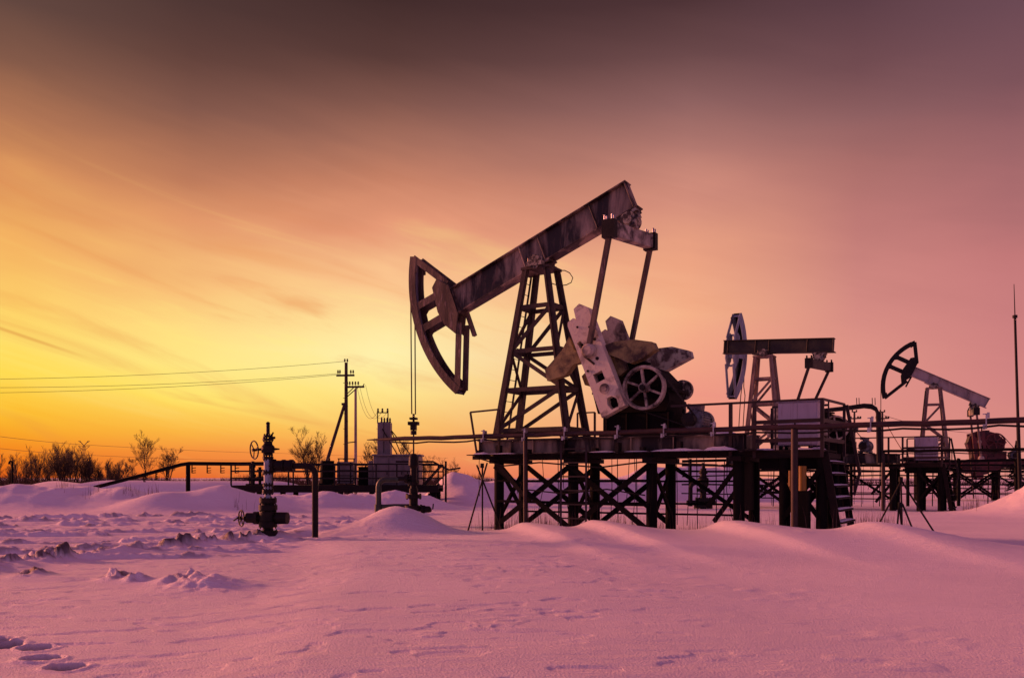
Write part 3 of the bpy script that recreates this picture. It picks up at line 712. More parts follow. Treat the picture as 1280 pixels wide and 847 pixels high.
# ------------------------------------------------------------------ pile platforms
PS = (-.95, 1.3, 3.45, 5.6)
def pump_platform(fr, label, low):
    T = fr.empty('pile_platform'); tag(T, label, 'platform', 'pile platforms under the pumpjacks')
    for s in PS:
        for w in (-.65, .65):
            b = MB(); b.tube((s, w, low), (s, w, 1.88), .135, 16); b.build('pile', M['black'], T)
    b = MB()
    for s in PS:
        b.bb(s-.13, s+.13, -.95, .95, 1.79, 1.90)
    for w in (-.72, .72):
        b.bb(-1.72, 5.95, w-.08, w+.08, 1.902, 2.005)
    for s in (-1.6, -.3, .4, 2.2, 2.8, 4.4, 5.0): b.bb(s-.06, s+.06, -.63, .63, 1.91, 2.0)
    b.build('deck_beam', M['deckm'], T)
    b = MB()
    for x in np.arange(-1.7, 5.9, .62): b.bb(x, x+.5, -1.12, -.68, 2.008, 2.032)
    b.each('walkway_plate', M['deckm'], T)
    for w, o in ((-.65, -.15), (.65, .15)):
        for (s0, s1) in ((PS[0], PS[1]), (PS[1], PS[2])):
            b = MB()
            b.bar((s0, w+o, .12), (s1, w+o, 1.72), .06, .13); b.bar((s0, w+o*1.45, 1.72), (s1, w+o*1.45, .12), .06, .13)
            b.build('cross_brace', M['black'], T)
    b = MB()
    for s in PS[:3]:
        b.bar((s, -.65, .3), (s, .65, 1.6), .06, .11); b.bar((s+.07, -.65, 1.6), (s+.07, .65, .3), .06, .11)
    b.bar((-.95, -.8, .78), (3.45, -.8, .74), .05, .07)
    b.each('end_brace', M['black'], T)
    b = MB()
    for z, w in ((1.32, -.8), (1.3, .82), (.72, .82), (.45, .8)): b.bar((-.95, w, z), (5.6 if w > 0 else 3.45, w, z+.02), .04, .05)
    b.bar((3.45, .8, 1.7), (5.6, .8, .3), .05, .1)
    for x in (.1, .6, 1.9, 2.45, 2.9, 4.1, 4.6, 5.1): b.tube((x, .78, 1.9), (x+.02, .78, .1), .012, 5)
    b.each('girt', M['black'], T)
    b = MB(); b.bb(5.56, 5.64, -.6, .6, .62, 1.78); b.build('end_plate', M['black'], T)
    b = MB()
    b.bar((-.9, -.9, 1.85), (-.02, -.9, .95), .1, .12)
    b.bar((5.55, -.5, 1.72), (4.7, -.2, .7), .06, .1); b.bar((5.55, -.45, 1.2), (4.85, -.15, .35), .06, .1)
    b.each('raking_strut', M['deckm'], T)
    rw = random.Random(4)
    for i in range(18):
        x = -1.3+6.9*i/17+rw.uniform(-.12, .12); w = rw.choice((-1.0, -.86, -.4, .5)); z1 = rw.uniform(.15, 1.2)
        b = MB(); b.path([(x, w, 2.0 if w < -.7 else 1.88), (x+rw.gauss(0, .03), w, (2+z1)/2), (x+rw.gauss(0, .07), w, z1)], .009, 5); b.build('hanging_wire', M['black'], T)
    # ladder leaning on the deck edge
    b = MB()
    for s in (1.22, 1.92): b.bar((s+.12, -1.42, .15), (s, -1.16, 2.62), .05, .07)
    for i in range(7):
        k = .1 + i*.14; b.bar((1.22+.12*(1-k), -1.42+.26*k, .15+2.47*k), (1.92+.12*(1-k), -1.42+.26*k, .15+2.47*k), .04, .035)
    b.build('ladder', M['rail'], T)
    # guard rails at the head end
    b = MB()
    P = [(-1.42, -1.05), (-.68, -1.05)]
    b.bar((-1.62, -1.05, 3.18), (-.72, -1.05, 3.22), .04, .045); b.bar((-1.62, -1.05, 3.18), (-1.42, -1.05, 2.1), .04, .045, (1, 0, 0))
    b.bar((-.72, -1.05, 3.22), (-.7, -1.05, 2.1), .05, .05, (1, 0, 0))
    b.build('guard_rail', M['rail'], T)
    b = MB()
    b.bar((.62, .95, 3.2), (1.15, .95, 3.2), .04, .04); b.bar((.62, .95, 3.2), (.62, .95, 2.1), .04, .04, (1, 0, 0)); b.bar((1.15, .95, 3.2), (1.15, .95, 2.1), .05, .05, (1, 0, 0))
    b.bb(.56, 1.2, .88, 1.0, 2.02, 2.1)
    b.build('guard_rail', M['rail'], T)
    b = MB()
    for i in range(9):
        s = -1.5 + i*.83 + .2*math.sin(i*5); b.bb(s-.05, s+.05, -.9, -.70, 2.034, 2.034+.12*(1+i % 2))
    b.each('valve_stub', M['dark'], T); b = MB()
    b.path([(-1.5, -.98, 1.96), (-.6, -1.0, 1.72), (.5, -.99, 1.8), (2.2, -1.0, 1.66), (3.3, -1.0, 1.78), (5.2, -1.0, 1.7)], .02, 6)
    b.path([(.0, -.95, 1.1), (1.2, -1.0, 1.0), (2.4, -.98, 1.12), (3.4, -.95, .98)], .018, 6)
    b.each('loose_cable', M['dark'], T)
    return T
def deck_snow(fr, pads, label):
    b = MB()
    for (s0, s1, w0, w1, z, h) in pads:
        n = 8; V = []; rnd = random.Random(int(s0*100)+7)
        hs = [h*(.35+.65*math.sin(math.pi*(k+.5)/(n+1))*(.7+.6*rnd.random())) for k in range(n+1)]
        hs[0] = hs[-1] = .006
        for k in range(n+1):
            s = s0+(s1-s0)*k/n
            V += [(s, w0, z), (s, w0+.03, z+hs[k]*.8), (s, (w0+w1)/2, z+hs[k]), (s, w1-.03, z+hs[k]*.7), (s, w1, z)]
        b.add(V, [(5*k+j, 5*k+j+1, 5*k+j+6, 5*k+j+5) for k in range(n) for j in range(4)], True)
    o = b.build('deck_snow', M['cap']); o.location = fr.world(0, 0, 0); o.rotation_euler.z = -fr.th
    tag(o, label, 'snow', kind='stuff')
pump_platform(F1, 'black steel pile platform under the large rusty pumpjack', -.6)
p2 = pump_platform(F2, 'black steel pile platform under the pumpjack with the sideways head', -.6)
p3 = pump_platform(F3, 'black pile platform under the distant pumpjack with red gearbox', -.6)
deck_snow(F1, [(-1.5, -1.1, -1.1, -.8, 2.034, .06), (-1.05, -.2, -1.1, -.84, 2.034, .03), (1.95, 2.6, -1.1, -.8, 2.034, .04), (3.6, 4.9, -1.12, -.8, 2.034, .06), (4.9, 5.6, -1.1, -.7, 2.034, .10), (2.9, 3.5, -1.1, -.8, 2.034, .03),
               (4.9, 5.5, -.62, -.47, 2.443, .05), (4.2, 5.4, .46, .62, 2.443, .06), (-1.4, -.9, .46, .62, 2.443, .05)], 'thin snow lying on the deck plates of the nearest platform')

def cabinet_platform(fr, label, low):
    T = fr.empty('cabinet_platform', 7.0, 0, 0); tag(T, label, 'platform', 'cabinet platforms with railings')
    s0, s1 = -1.05, .50                       # local: from the pump platform's end to the stair head
    for s in (-.36, .44):
        for w in (-.65, .65):
            b = MB(); b.tube((s, w, low), (s, w, 1.84), .125, 16); b.build('pile', M['black'], T)
    b = MB()
    b.bb(s0-.0, s1, -.83, .83, 1.99, 2.03)
    for w in (-.75, .75): b.bb(s0, s1, w-.075, w+.075, 1.845, 1.985)
    for s in (-.36, .44): b.bb(s-.1, s+.1, -.66, .66, 1.72, 1.842)
    b.build('deck', M['deckm'], T)
    b = MB(); b.bb(s0+.1, s1-.05, -.55, .55, 1.60, 1.98); b.build('drip_tray', M['black'], T)
    b = MB()
    b.bar((-.36, -.8, .5), (.44, -.8, 1.6), .05, .1); b.bar((-.36, -.86, 1.6), (.44, -.86, .5), .05, .1)
    b.bar((-.36, .8, .5), (.44, .8, 1.6), .05, .1); b.bar((-.36, .86, 1.6), (.44, .86, .5), .05, .1)
    b.bar((.44, -.65, .5), (.44, .65, 1.6), .05, .1)
    b.each('cross_brace', M['black'], T)
    # railing
    near = [(s0+.05, -.8), (.48, -.8)]
    rl = MB()
    for (s, w) in ((s0-.5, -.8), (s0+.05, -.8), (.48, -.8)): rl.bar((s, w, 1.86), (s, w, 3.13), .075, .075, (1, 0, 0))
    rl.bar((s0+.52, -.8, 2.03), (s0+.52, -.8, 3.0), .03, .03, (1, 0, 0))
    rl.bar((.48, -.1, 2.03), (.48, -.1, 3.12), .03, .03, (1, 0, 0))
    rl.bar((.66, .80, 1.9), (.66, .80, 3.12), .06, .06, (1, 0, 0)); rl.bar((s0+.05, .78, 2.03), (s0+.05, .78, 3.1), .06, .06, (1, 0, 0))
    for z in (3.12, 2.66, 2.24):
        h = .05 if z > 3 else .085
        rl.bar((s0-1.95 if z > 3 else s0+.05, -.8, z), (.48, -.8, z+.01), .05, h); rl.bar((.48, -.8, z+.01), (.66, .80, z), .05, h); rl.bar((s0+.05, .78, z), (.3, .78, z), .05, h)
    rl.build('railing', M['rail'], T)
    # stair going down from the deck's end
    st = MB()
    for w in (-.74, .92): st.bar((.52, w, 1.98), (.84, w, -.05), .07, .15, (1, 0, 0))
    st.bar((.55, -.74, 1.9), (.55, .92, 1.9), .06, .12); st.bar((.82, -.74, .1), (.82, .92, .1), .05, .08); sto = st.build('stair', M['deckm'], T)
    td = MB()
    for i in range(7):
        k = (i+.9)/7.4; td.bb(.52+.32*k-.12, .52+.32*k+.12, -.70, .88, 1.98-1.96*k-.02, 1.98-1.96*k+.02)
    td.each('tread', M['deckm'], sto)
    hr = MB()
    hr.bar((.72, .76, 3.1), (1.0, .80, 1.5), .06, .07, (1, 0, 0)); hr.bar((1.0, .80, 1.52), (.88, .76, 1.0), .05, .06, (1, 0, 0)); hr.build('handrail', M['rail'], sto)
    return T
cabinet_platform(F1, 'railed steel platform with steps carrying the pale cabinet beside the large pumpjack', -.6)
cabinet_platform(F2, 'railed steel platform with steps carrying the grey cabinet below the distant tilted beam', -.6)
deck_snow(Fr(*F1.world(7.0, 0)[:2], 31), [(.2, .46, -.7, -.2, 2.032, .06), (-1.0, -.6, -.78, -.4, 2.032, .05), (-.2, .3, -.8, -.55, 2.032, .04)] +
          [(.52+.32*k-.11, .52+.32*k+.11, -.66, .84, 1.98-1.96*k+.022, .035) for k in [(i+.9)/7.4 for i in range(7)]], 'snow on the deck and treads of the steps below the pale cabinet')

def cabinet(fr, label, mm, z0=2.04):
    T = fr.empty('control_cabinet', 6.82, .12, z0); tag(T, label, 'cabinet')
    b = MB(); b.bb(-.44, .44, -.33, .33, .10, 1.10); body = b.build('body', mm, T, bevel=.01)
    b = MB(); b.bb(-.425, -.004, -.352, -.333, .13, 1.07); b.bb(.004, .425, -.352, -.333, .13, 1.07); d = b.build('door', mm, T)
    b = MB(); b.bar((-.05, -.36, .5), (-.05, -.36, .68), .02, .03); b.bb(.3, .34, -.37, -.353, .62, .70); b.build('handle', M['dark'], d)
    b = MB(); b.bb(-.47, .47, -.37, .36, 1.10, 1.13); b.build('roof', mm, T)
    b = MB()
    for s in (-.38, .38):
        for w in (-.28, .28): b.bb(s-.04, s+.04, w-.04, w+.04, -.005, .10)
    b.each('foot', M['dark'], T)
cabinet(F1, 'scuffed pale grey control cabinet with rust streaks inside the near railing', M['cabinet'])
cabinet(F2, 'plain grey control cabinet inside the farther railing, under the distant pumpjack', M['cabinet'])

# ------------------------------------------------------------------ long service pipes on posts
def conduit(fr, s0, s1, w, z, r, posts, clamps, label, tip=True, mm='conduit'):
    T = fr.empty('service_pipe', posts[0], w, 0); tag(T, label, 'pipe'); p0 = posts[0]
    b = MB()
    n = 40; pts = [(s0+(s1-s0)*k/n-p0, .0, z+.008*math.sin(k*1.1)+.006*math.sin(k*2.7)) for k in range(n+1)]
    b.path(pts, r, 10)
    if tip: b.tube(pts[0], (pts[0][0]-.95, 0, pts[0][2]+.0), r, 10, .012)
    b.build('pipe', M[mm], T)
    b = MB(); b.path([(p[0], -.03, p[2]-r-.025-.05*abs(math.sin(i*.9))) for i, p in enumerate(pts)], .022, 6); b.build('cable', M['dark'], T)
    for s in clamps:
        c = MB(); x = s-p0
        c.bb(x-.012, x+.012, -.09, .09, z-.14, z+.15); c.bb(x-.06, x-.013, -.12, -.10, z-.16, z-.06); c.bb(x+.013, x+.06, -.12, -.10, z+.06, z+.17)
        c.bb(x-.06, x+.06, -.09, -.075, z+.13, z+.15)
        c.build('clamp', M['steel'], T)
    for s in posts:
        c = MB(); g = fr.world(s, w); c.tube((s-p0, 0, gz(g.x, g.y)-.3), (s-p0, 0, z-r*.7), .055 if s < 3 else .075, 12); c.build('post', M['rail'], T)
conduit(F1, -4.1, 13, -1.3, 2.5, .06, (.25, 7.0), [F1.loc(x, 540, -1.3).x for x in (606, 657, 707, 773, 831, 893, 1089, 1233)], 'long rust red pipe on posts running in front of the nearest platform', True)
conduit(F2, 5.2, 20, -1.3, 2.52, .06, (5.3, 12.5), [], 'dark service pipe crossing behind the grey cabinet toward the antenna mast', False, 'black')

# ------------------------------------------------------------------ wellheads
def flange(b, c, ax, r, t, bolts=8):
    c, ax = Vector(c), Vector(ax).normalized()
    b.tube(c-ax*t/2, c+ax*t/2, r, 18)
    a = ax.orthogonal().normalized(); e = ax.cross(a)
    for k in range(bolts):
        q = k*2*math.pi/bolts; p = c + (a*math.cos(q)+e*math.sin(q))*(r-.025)
        b.tube(p-ax*(t/2+.03), p+ax*(t/2+.03), .018, 6)
def handwheel(b, c, ax, r, n=5):
    c, ax = Vector(c), Vector(ax).normalized(); b.torus(c, ax, r, .016, 26, 6); a = ax.orthogonal().normalized(); e = ax.cross(a)
    for k in range(n):
        q = k*2*math.pi/n+.4; b.bar(c, c+(a*math.cos(q)+e*math.sin(q))*r, .022, .02, ax)
    b.tube(c-ax*.05, c+ax*.05, .035, 10)
X, Y, Z = (1, 0, 0), (0, 1, 0), (0, 0, 1)
def wellhead_tree():
    p = at(335, 672, 20); y = 20; z0 = gz(p.x, 20)
    T = empty('wellhead', (p.x, y, z0), R(-8)); tag(T, 'free standing black wellhead with two handwheels and frosted stem, on open snow', 'wellhead')
    k = 20/F
    zz = lambda py: H + (HY-py)*20/F - z0
    b = MB()
    b.tube((0, 0, -.2), (0, 0, zz(640)), .12, 16)
    flange(b, (0, 0, zz(666)), Z, .225, .12); flange(b, (0, 0, zz(655)), Z, .21, .13)
    b.tube((0, 0, zz(655)), (0, 0, zz(623)), .15, 16)
    flange(b, (0, 0, zz(634)), Z, .215, .12); flange(b, (0, 0, zz(625)), Z, .2, .11)
    b.lathe((0, 0, zz(645)), Z, [(-.2, .16), (-.1, .2), (.1, .2), (.2, .15)], 16)
    b.build('base_spool', M['valve'], T)
    b = MB()
    zc = zz(647)
    b.tube((-.5, 0, zc), (.42, 0, zc), .095, 14); flange(b, (-.28, 0, zc), X, .15, .1); flange(b, (.28, 0, zc), X, .14, .09); b.tube((.3, 0, zc), (.48, 0, zc), .14, 14)
    b.lathe((-.42, 0, zc), X, [(-.16, .07), (-.1, .12), (.1, .12), (.14, .09)], 14)
    b.tube((-.75, 0, zc), (-.45, 0, zc), .03, 8); b.tube((-.75, 0, zc), (-.86, .02, zc-.07), .018, 6)
    sv = b.build('side_valve', M['valve'], T)
    b = MB(); handwheel(b, (-.66, 0, zc-.01), (1, 1.0, 0), .19); b.build('handwheel', M['dark'], sv)
    b = MB()
    b.tube((0, 0, zz(624)), (0, 0, zz(615)), .075, 14); b.tube((0, 0, zz(612)), (0, 0, zz(572)), .095, 14)
    b.build('frosted_stem', M['valve_blue'], T)
    b = MB()
    flange(b, (0, 0, zz(614)), Z, .13, .09); flange(b, (0, 0, zz(606)), Z, .12, .05); flange(b, (0, 0, zz(590)), Z, .13, .06); flange(b, (0, 0, zz(572)), Z, .125, .06)
    flange(b, (0, 0, zz(568)), Z, .115, .04)
    b.lathe((0, 0, zz(561)), Z, [(-.12, .08), (-.08, .15), (.06, .15), (.12, .09)], 16)
    b.tube((0, 0, zz(556)), (0, 0, zz(551)), .1, 14); flange(b, (0, 0, zz(549)), Z, .13, .05); flange(b, (0, 0, zz(545)), Z, .11, .05)
    b.tube((0, 0, zz(545)), (0, 0, zz(530)), .042, 12); b.lathe((0, 0, zz(529)), Z, [(-.02, .042), (.01, .05), (.04, .02)], 12)
    b.tube((.0, 0, zz(561)), (.28, 0, zz(561)), .05, 8, .015); b.bar((.08, 0, zz(546)), (.13, 0, zz(540)), .02, .03)
    b.tube((.08, -.02, zz(547)), (.18, -.02, zz(547)), .03, 8)
    b.each('upper_valve', M['valve'], T)
    b = MB(); b.tube((-.1, 0, zz(561)), (-.34, 0, zz(562)), .03, 8); handwheel(b, (-.34, 0, zz(562)), (1, 1.2, .1), .21, 3); b.build('handwheel', M['dark'], T)
    # flow line with its coupling, bending down into the snow
    b = MB(); z = zz(582)
    gx, gy = 1.10, .12
    wx = p.x+gx; zg = gz(wx, y)-z0
    b.path([(.08, 0, z), (.9, .04, z)] + [(.9+.2*math.sin(q), .04+.06*q, z-.2+.2*math.cos(q)) for q in (.3, .6, .9, 1.2, 1.57)] + [(1.1, .13, zg-.3)], .072, 14)
    b.build('flow_line', M['valve'], T)
    b = MB(); b.tube((.12, 0, z), (.34, .01, z), .13, 16); flange(b, (.14, 0, z), X, .16, .06); flange(b, (.38, .02, z), X, .15, .05); b.tube((.42, .02, z), (.62, .03, z), .135, 16); flange(b, (.56, .03, z), X, .15, .06)
    b.build('coupling', M['valve'], T)
wellhead_tree()
def pump_well():
    c = F1.world(-4.36, 0); z0 = gz(c.x, c.y)
    T = empty('wellhead', (c.x, c.y, z0), -F1.th*.2); tag(T, 'pumping wellhead with polished rod and stuffing box, hung below the rusty horse head', 'wellhead')
    D = c.y; zz = lambda py: H+(HY-py)*D/F-z0
    b = MB()
    b.tube((0, 0, -.3), (0, 0, zz(610)), .13, 14); flange(b, (0, 0, zz(634)), Z, .27, .12); flange(b, (0, 0, zz(620)), Z, .24, .12); flange(b, (0, 0, zz(604)), Z, .17, .09)
    b.tube((0, 0, zz(610)), (0, 0, zz(583)), .1, 14); b.lathe((0, 0, zz(575)), Z, [(-.24, .1), (-.15, .15), (.1, .14), (.2, .07)], 14)
    b.tube((-.5, 0, zz(598)), (.05, 0, zz(598)), .07, 12); flange(b, (-.2, 0, zz(598)), X, .14, .08)
    b.tube((0, 0, zz(636)), (.55, -.1, zz(637)), .06, 12); flange(b, (.3, -.05, zz(636)), X, .12, .07); b.lathe((.42, -.07, zz(636)), X, [(-.1, .06), (-.05, .1), (.07, .1), (.12, .05)], 12); b.tube((.6, -.1, zz(636)), (.62, -.1, zz(629)), .02, 6)
    b.build('casing_head', M['valve'], T)
    b = MB(); b.tube((0, 0, zz(583)), (0, 0, zz(520)), .024, 10); b.build('polished_rod', M['dark'], T)
    b = MB(); b.box((0, 0, zz(529)), (.30, .26, .1)); b.box((0, 0, zz(534)), (.16, .2, .16)); b.box((0, 0, zz(523)), (.2, .26, .06)); b.tube((0, 0, zz(543)), (0, 0, zz(538)), .09, 10); b.tube((0, 0, zz(527)), (0, 0, zz(517)), .035, 8)
    b.build('carrier_bar', M['dark'], T)
    b = MB(); zt = zz(599)
    b.path([(-.45, 0, zt), (-.85, 0, zt)] + [(-.85-.22*math.sin(q), 0, zt-.22+.22*math.cos(q)) for q in (.3, .6, .9, 1.2, 1.57)] + [(-1.07, 0, zz(640))], .085, 14)
    b.tube((-1.07, 0, zz(630)), (-1.07, 0, zz(640)), .12, 12); b.path([(-1.07, 0, zz(633)), (-.6, .05, zz(632)), (0, 0, zz(632))], .06, 10)
    b.build('flow_line', M['green'], T)
pump_well()
def second_well():                       # stands beyond the nearest platform, seen between its piles
    D = 39; p = at(879, 634, D); z0 = 0.0
    T = empty('wellhead', (p.x, D, z0)); tag(T, 'black wellhead valves low behind the platform, seen between two of its piles', 'wellhead')
    zz = lambda py: H+(HY-py)*D/F-z0
    b = MB(); b.tube((0, 0, -.3), (0, 0, zz(585)), .14, 12); flange(b, (0, 0, zz(632)), Z, .42, .2); flange(b, (0, 0, zz(624)), Z, .36, .16); flange(b, (0, 0, zz(612)), Z, .3, .14); b.lathe((0, 0, zz(602)), Z, [(-.3, .15), (-.15, .25), (.15, .25), (.28, .12)], 14)
    b.tube((0, 0, zz(590)), (0, 0, zz(578)), .07, 8); flange(b, (0, 0, zz(590)), Z, .2, .08)
    b.tube((-.75, 0, zz(628)), (.55, 0, zz(628)), .12, 12)
    b.build('casing_head', M['valve'], T)
    b = MB(); b.path([(0, 0, zz(603)), (-.35, 0, zz(603)), (-.5, 0, zz(605)), (-.58, 0, zz(609)), (-.58, 0, zz(632))], .1, 12); b.build('flow_line', M['valve'], T)
second_well()

# ------------------------------------------------------------------ left pipe gantry
def gantry():
    D = 45; k = D/F
    base = at(234, 622, D)
    T = empty('pipe_gantry', (base.x, D, gz(base.x, D))); z0 = T.location.z
    tag(T, 'long dark pipe rack on posts sloping down into the snow bank at its end', 'pipe rack')
    q = lambda px, py, dy=0: Vector(((px-640)*k-base.x, dy, H+(HY-py)*k-z0))
    b = MB(); b.path([q(118, 609), q(180, 593), q(226, 580.5), q(236, 579), q(300, 579.5), q(345, 579)], .1, 10); b.build('pipe', M['black'], T)
    for px in (234, 315):
        b = MB(); p = q(px, 580); b.tube((p.x, .12, -.6), (p.x, .12, p.z), .115, 12); b.build('post', M['black'], T)
    b = MB()
    for px in (180, 195, 208, 240, 259, 276, 294, 312):
        t0 = 581 if px > 230 else 592-(px-180)*.24
        p = q(px, t0); b.bar(p, p+Vector((0, 0, -.42)), .05, .05, (1, 0, 0))
        for dz in (-.16, -.3, -.41): b.bar(p+Vector((0, 0, dz)), p+Vector((.2 if px > 230 else .1, 0, dz+.02)), .04, .04)
    b.each('hanger', M['black'], T)
gantry()

# ------------------------------------------------------------------ transformer platform and what stands on it
TD = 45.0; TK = TD/F
def tq(px, py, dy=0): return Vector(((px-640)*(TD+dy)/F, TD+dy, H+(HY-py)*(TD+dy)/F))
def trafo_platform():
    c = tq(430, 597); T = empty('equipment_platform', (c.x, TD, 0)); tag(T, 'long low railed platform carrying tanks and the transformer kiosk, behind snow heaps', 'platform')
    lx = lambda px: (px-640)*TK - c.x
    zd = H + (HY-606)*TK
    b = MB(); b.bb(lx(301), lx(551), -1.6, 1.6, zd-.16, zd)
    for w in (-1.5, 1.5): b.bb(lx(301), lx(551), w-.1, w+.1, zd-.36, zd-.161)
    b.build('deck', M['deckm'], T)
    for px in (315, 362, 400, 432, 470, 505, 545):
        for w in (-1.3, 1.3):
            b = MB(); b.tube((lx(px), w, -.5), (lx(px), w, zd-.361), .14, 10); b.build('pile', M['black'], T)
    for w in (-1.55, 1.55):
        b = MB()
        for px in range(301, 552, 25): b.bar((lx(px), w, zd), (lx(px), w, zd+1.08), .07, .07, (1, 0, 0))
        for h in (.36, .72, 1.08): b.bar((lx(301), w, zd+h), (lx(551), w, zd+h), .06, .075)
        b.build('railing', M['dark'], T)
    b = MB()
    for w in (-.5, .5):
        b.bar((lx(549), w, zd), (lx(528), w-1.2, -.1), .06, .18); b.bar((lx(551), w, zd+1.0), (lx(530), w-1.2, .9), .05, .05)
    for i in range(6):
        q = (i+.5)/6; b.bb(lx(549)+(lx(528)-lx(549))*q-.14, lx(549)+(lx(528)-lx(549))*q+.14, -.5-1.2*q, .5-1.2*q, zd*(1-q)-.02, zd*(1-q)+.02)
    b.bar((lx(558), -.4, -.3), (lx(558), -.4, zd+1.25), .1, .1, (1, 0, 0)); b.path([(lx(500), -1.6, zd+1.2), (lx(545), -1.6, zd+1.2), (lx(553), -1.2, zd+1.0), (lx(562), -.6, zd+.8), (lx(575), 0, zd+.9)], .05, 6)
    b.build('stair', M['dark'], T)
    for px, hh in ((315, 1.25), (329, 1.0)):
        pass
    return zd
zd = trafo_platform()
def on_deck(name, px, dy, label, cat): 
    p = tq(px, 600, dy); T = empty(name, (p.x, p.y, zd)); return tag(T, label, cat)
def hgt(py, dy=0): return H+(HY-py)*(TD+dy)/F - zd
def tanks():
    T = on_deck('storage_tank', 409, 0, 'black barrel shaped tank at the foot of the slanted pole brace', 'tank')
    b = MB(); h = hgt(577); b.tube((0, 0, .1), (0, 0, h), .36, 20); b.ring((0, 0, h*.33), Z, .375, .34, .05); b.ring((0, 0, h*.66), Z, .375, .34, .05); b.build('shell', M['black'], T)
    b = MB(); b.tube((0, 0, h), (0, 0, h+.06), .37, 20); b.tube((.1, 0, h), (.1, 0, h+.2), .06, 10); b.build('lid', M['dark'], T)
    b = MB(); b.box((0, 0, .05), (.7, .6, .1)); b.build('foot', M['dark'], T)
    T = on_deck('metal_container', 433, .2, 'square grey metal container beside the black tank, below the utility pole', 'container')
    b = MB(); h = hgt(577, .2); b.box((0, 0, h/2+.04), (.84, .8, h-.08)); b.build('body', M['trafo'], T, bevel=.02)
    b = MB()
    for i in range(4): b.bb(-.42, .42, -.43, -.402, .2+i*.28, .24+i*.28)
    for x in (-.3, .3): b.bb(x-.03, x+.03, -.44, -.404, .1, h-.02)
    b.each('rib', M['dark'], T)
    b = MB(); b.box((0, 0, .02), (.9, .86, .04)); b.bar((-.4, 0, h-.01), (-.4, 0, h+.18), .05, .05, X); b.bar((.4, 0, h-.01), (.4, 0, h+.18), .05, .05, X); b.bar((-.46, 0, h+.17), (.46, 0, h+.17), .05, .05); b.each('lifting_frame', M['dark'], T)
    T = on_deck('valve_skid', 322, -.2, 'small dark valve skid inside the railing, at the platform end by the left wellhead', 'valve skid')
    b = MB()
    for x, h in ((-.25, 1.25), (.12, .95), (.4, .75)):
        b.tube((x, 0, 0), (x, 0, h), .08, 10); flange(b, (x, 0, h*.4), Z, .17, .1); flange(b, (x, 0, h*.8), Z, .15, .1)
    b.each('riser', M['valve'], T)
    b = MB(); b.tube((-.5, 0, .3), (.7, 0, .3), .09, 10); b.box((.05, 0, .04), (1.2, .5, .08)); b.build('manifold', M['valve'], T)
    T = on_deck('metal_container', 455, .5, 'narrow black container squeezed between the grey container and the kiosk', 'container')
    b = MB(); h = hgt(584, .5); b.box((0, 0, h/2), (.5, .6, h)); b.build('body', M['black'], T, bevel=.02)
    b = MB(); b.box((0, 0, h+.02), (.56, .66, .04)); b.build('lid', M['dark'], T)
tanks()
def kiosk():
    T = on_deck('transformer_kiosk', 496, .3, 'grey transformer kiosk with a tall cable tower and insulators on its roof', 'transformer')
    kx = (TD+.3)/F; lx = lambda px: (px-496)*kx; hz = lambda py: hgt(py, .3)
    b = MB(); b.bb(lx(470), lx(526), -.9, .9, 0, hz(570)); body = b.build('housing', M['trafo'], T, bevel=.02)
    b = MB(); b.bb(lx(468.5), lx(528), -1.0, 1.0, hz(570), hz(568)); b.build('roof', M['trafo'], body)
    b = MB()
    for px in (472, 490, 508): b.bb(lx(px), lx(px+16), -.925, -.902, .12, hz(572.5))
    dr = b.build('door', M['trafo'], body)
    b = MB()
    for px in (487, 505, 512): b.bb(lx(px)-.02, lx(px)+.02, -.95, -.926, .55, .75)
    b.build('handle', M['dark'], dr)
    b = MB(); b.bb(lx(463), lx(469), -.7, .7, 0, hz(576)); b.build('side_box', M['trafo'], T, bevel=.02)
    b = MB(); b.bb(lx(473), lx(489), -.35, .35, hz(567.9), hz(528)); tw = b.build('cable_tower', M['trafo'], T, bevel=.015)
    b = MB(); b.bb(lx(480.7), lx(481.3), -.375, -.352, hz(566), hz(529)); b.build('seam', M['dark'], tw)
    b = MB(); b.bar((lx(472), 0, hz(529)), (lx(472), 0, hz(515)), .05, .05, X); b.bar((lx(485), 0, hz(528.2)), (lx(485), 0, hz(515)), .05, .05, X); b.bar((lx(471.5), 0, hz(515.5)), (lx(485.5), 0, hz(515.5)), .05, .05)
    b.build('roof_frame', M['dark'], tw)
    for px, y0, y1 in ((472.5, 515, 512), (478, 515, 512), (484.5, 515, 512), (477, 528, 522), (480.5, 528, 523), (484, 528, 523), (487.5, 528, 523.5)):
        b = MB(); b.lathe((lx(px), 0, hz(y0)), Z, [(0, .03), (.04, .07), (.1, .03), (.14, .06), (.12+(y0-y1)*.03, .025)], 8); b.build('insulator', M['glass'], tw)
    b = MB(); b.bar((lx(489), 0, hz(538)), (lx(502), 0, hz(569)), .03, .05); b.bar((lx(479), -.36, hz(536)), (lx(499), -.6, hz(569)), .03, .05); b.bar((lx(489), .2, hz(538)), (lx(513), .4, hz(569)), .03, .05); b.each('brace', M['dark'], T)
kiosk()

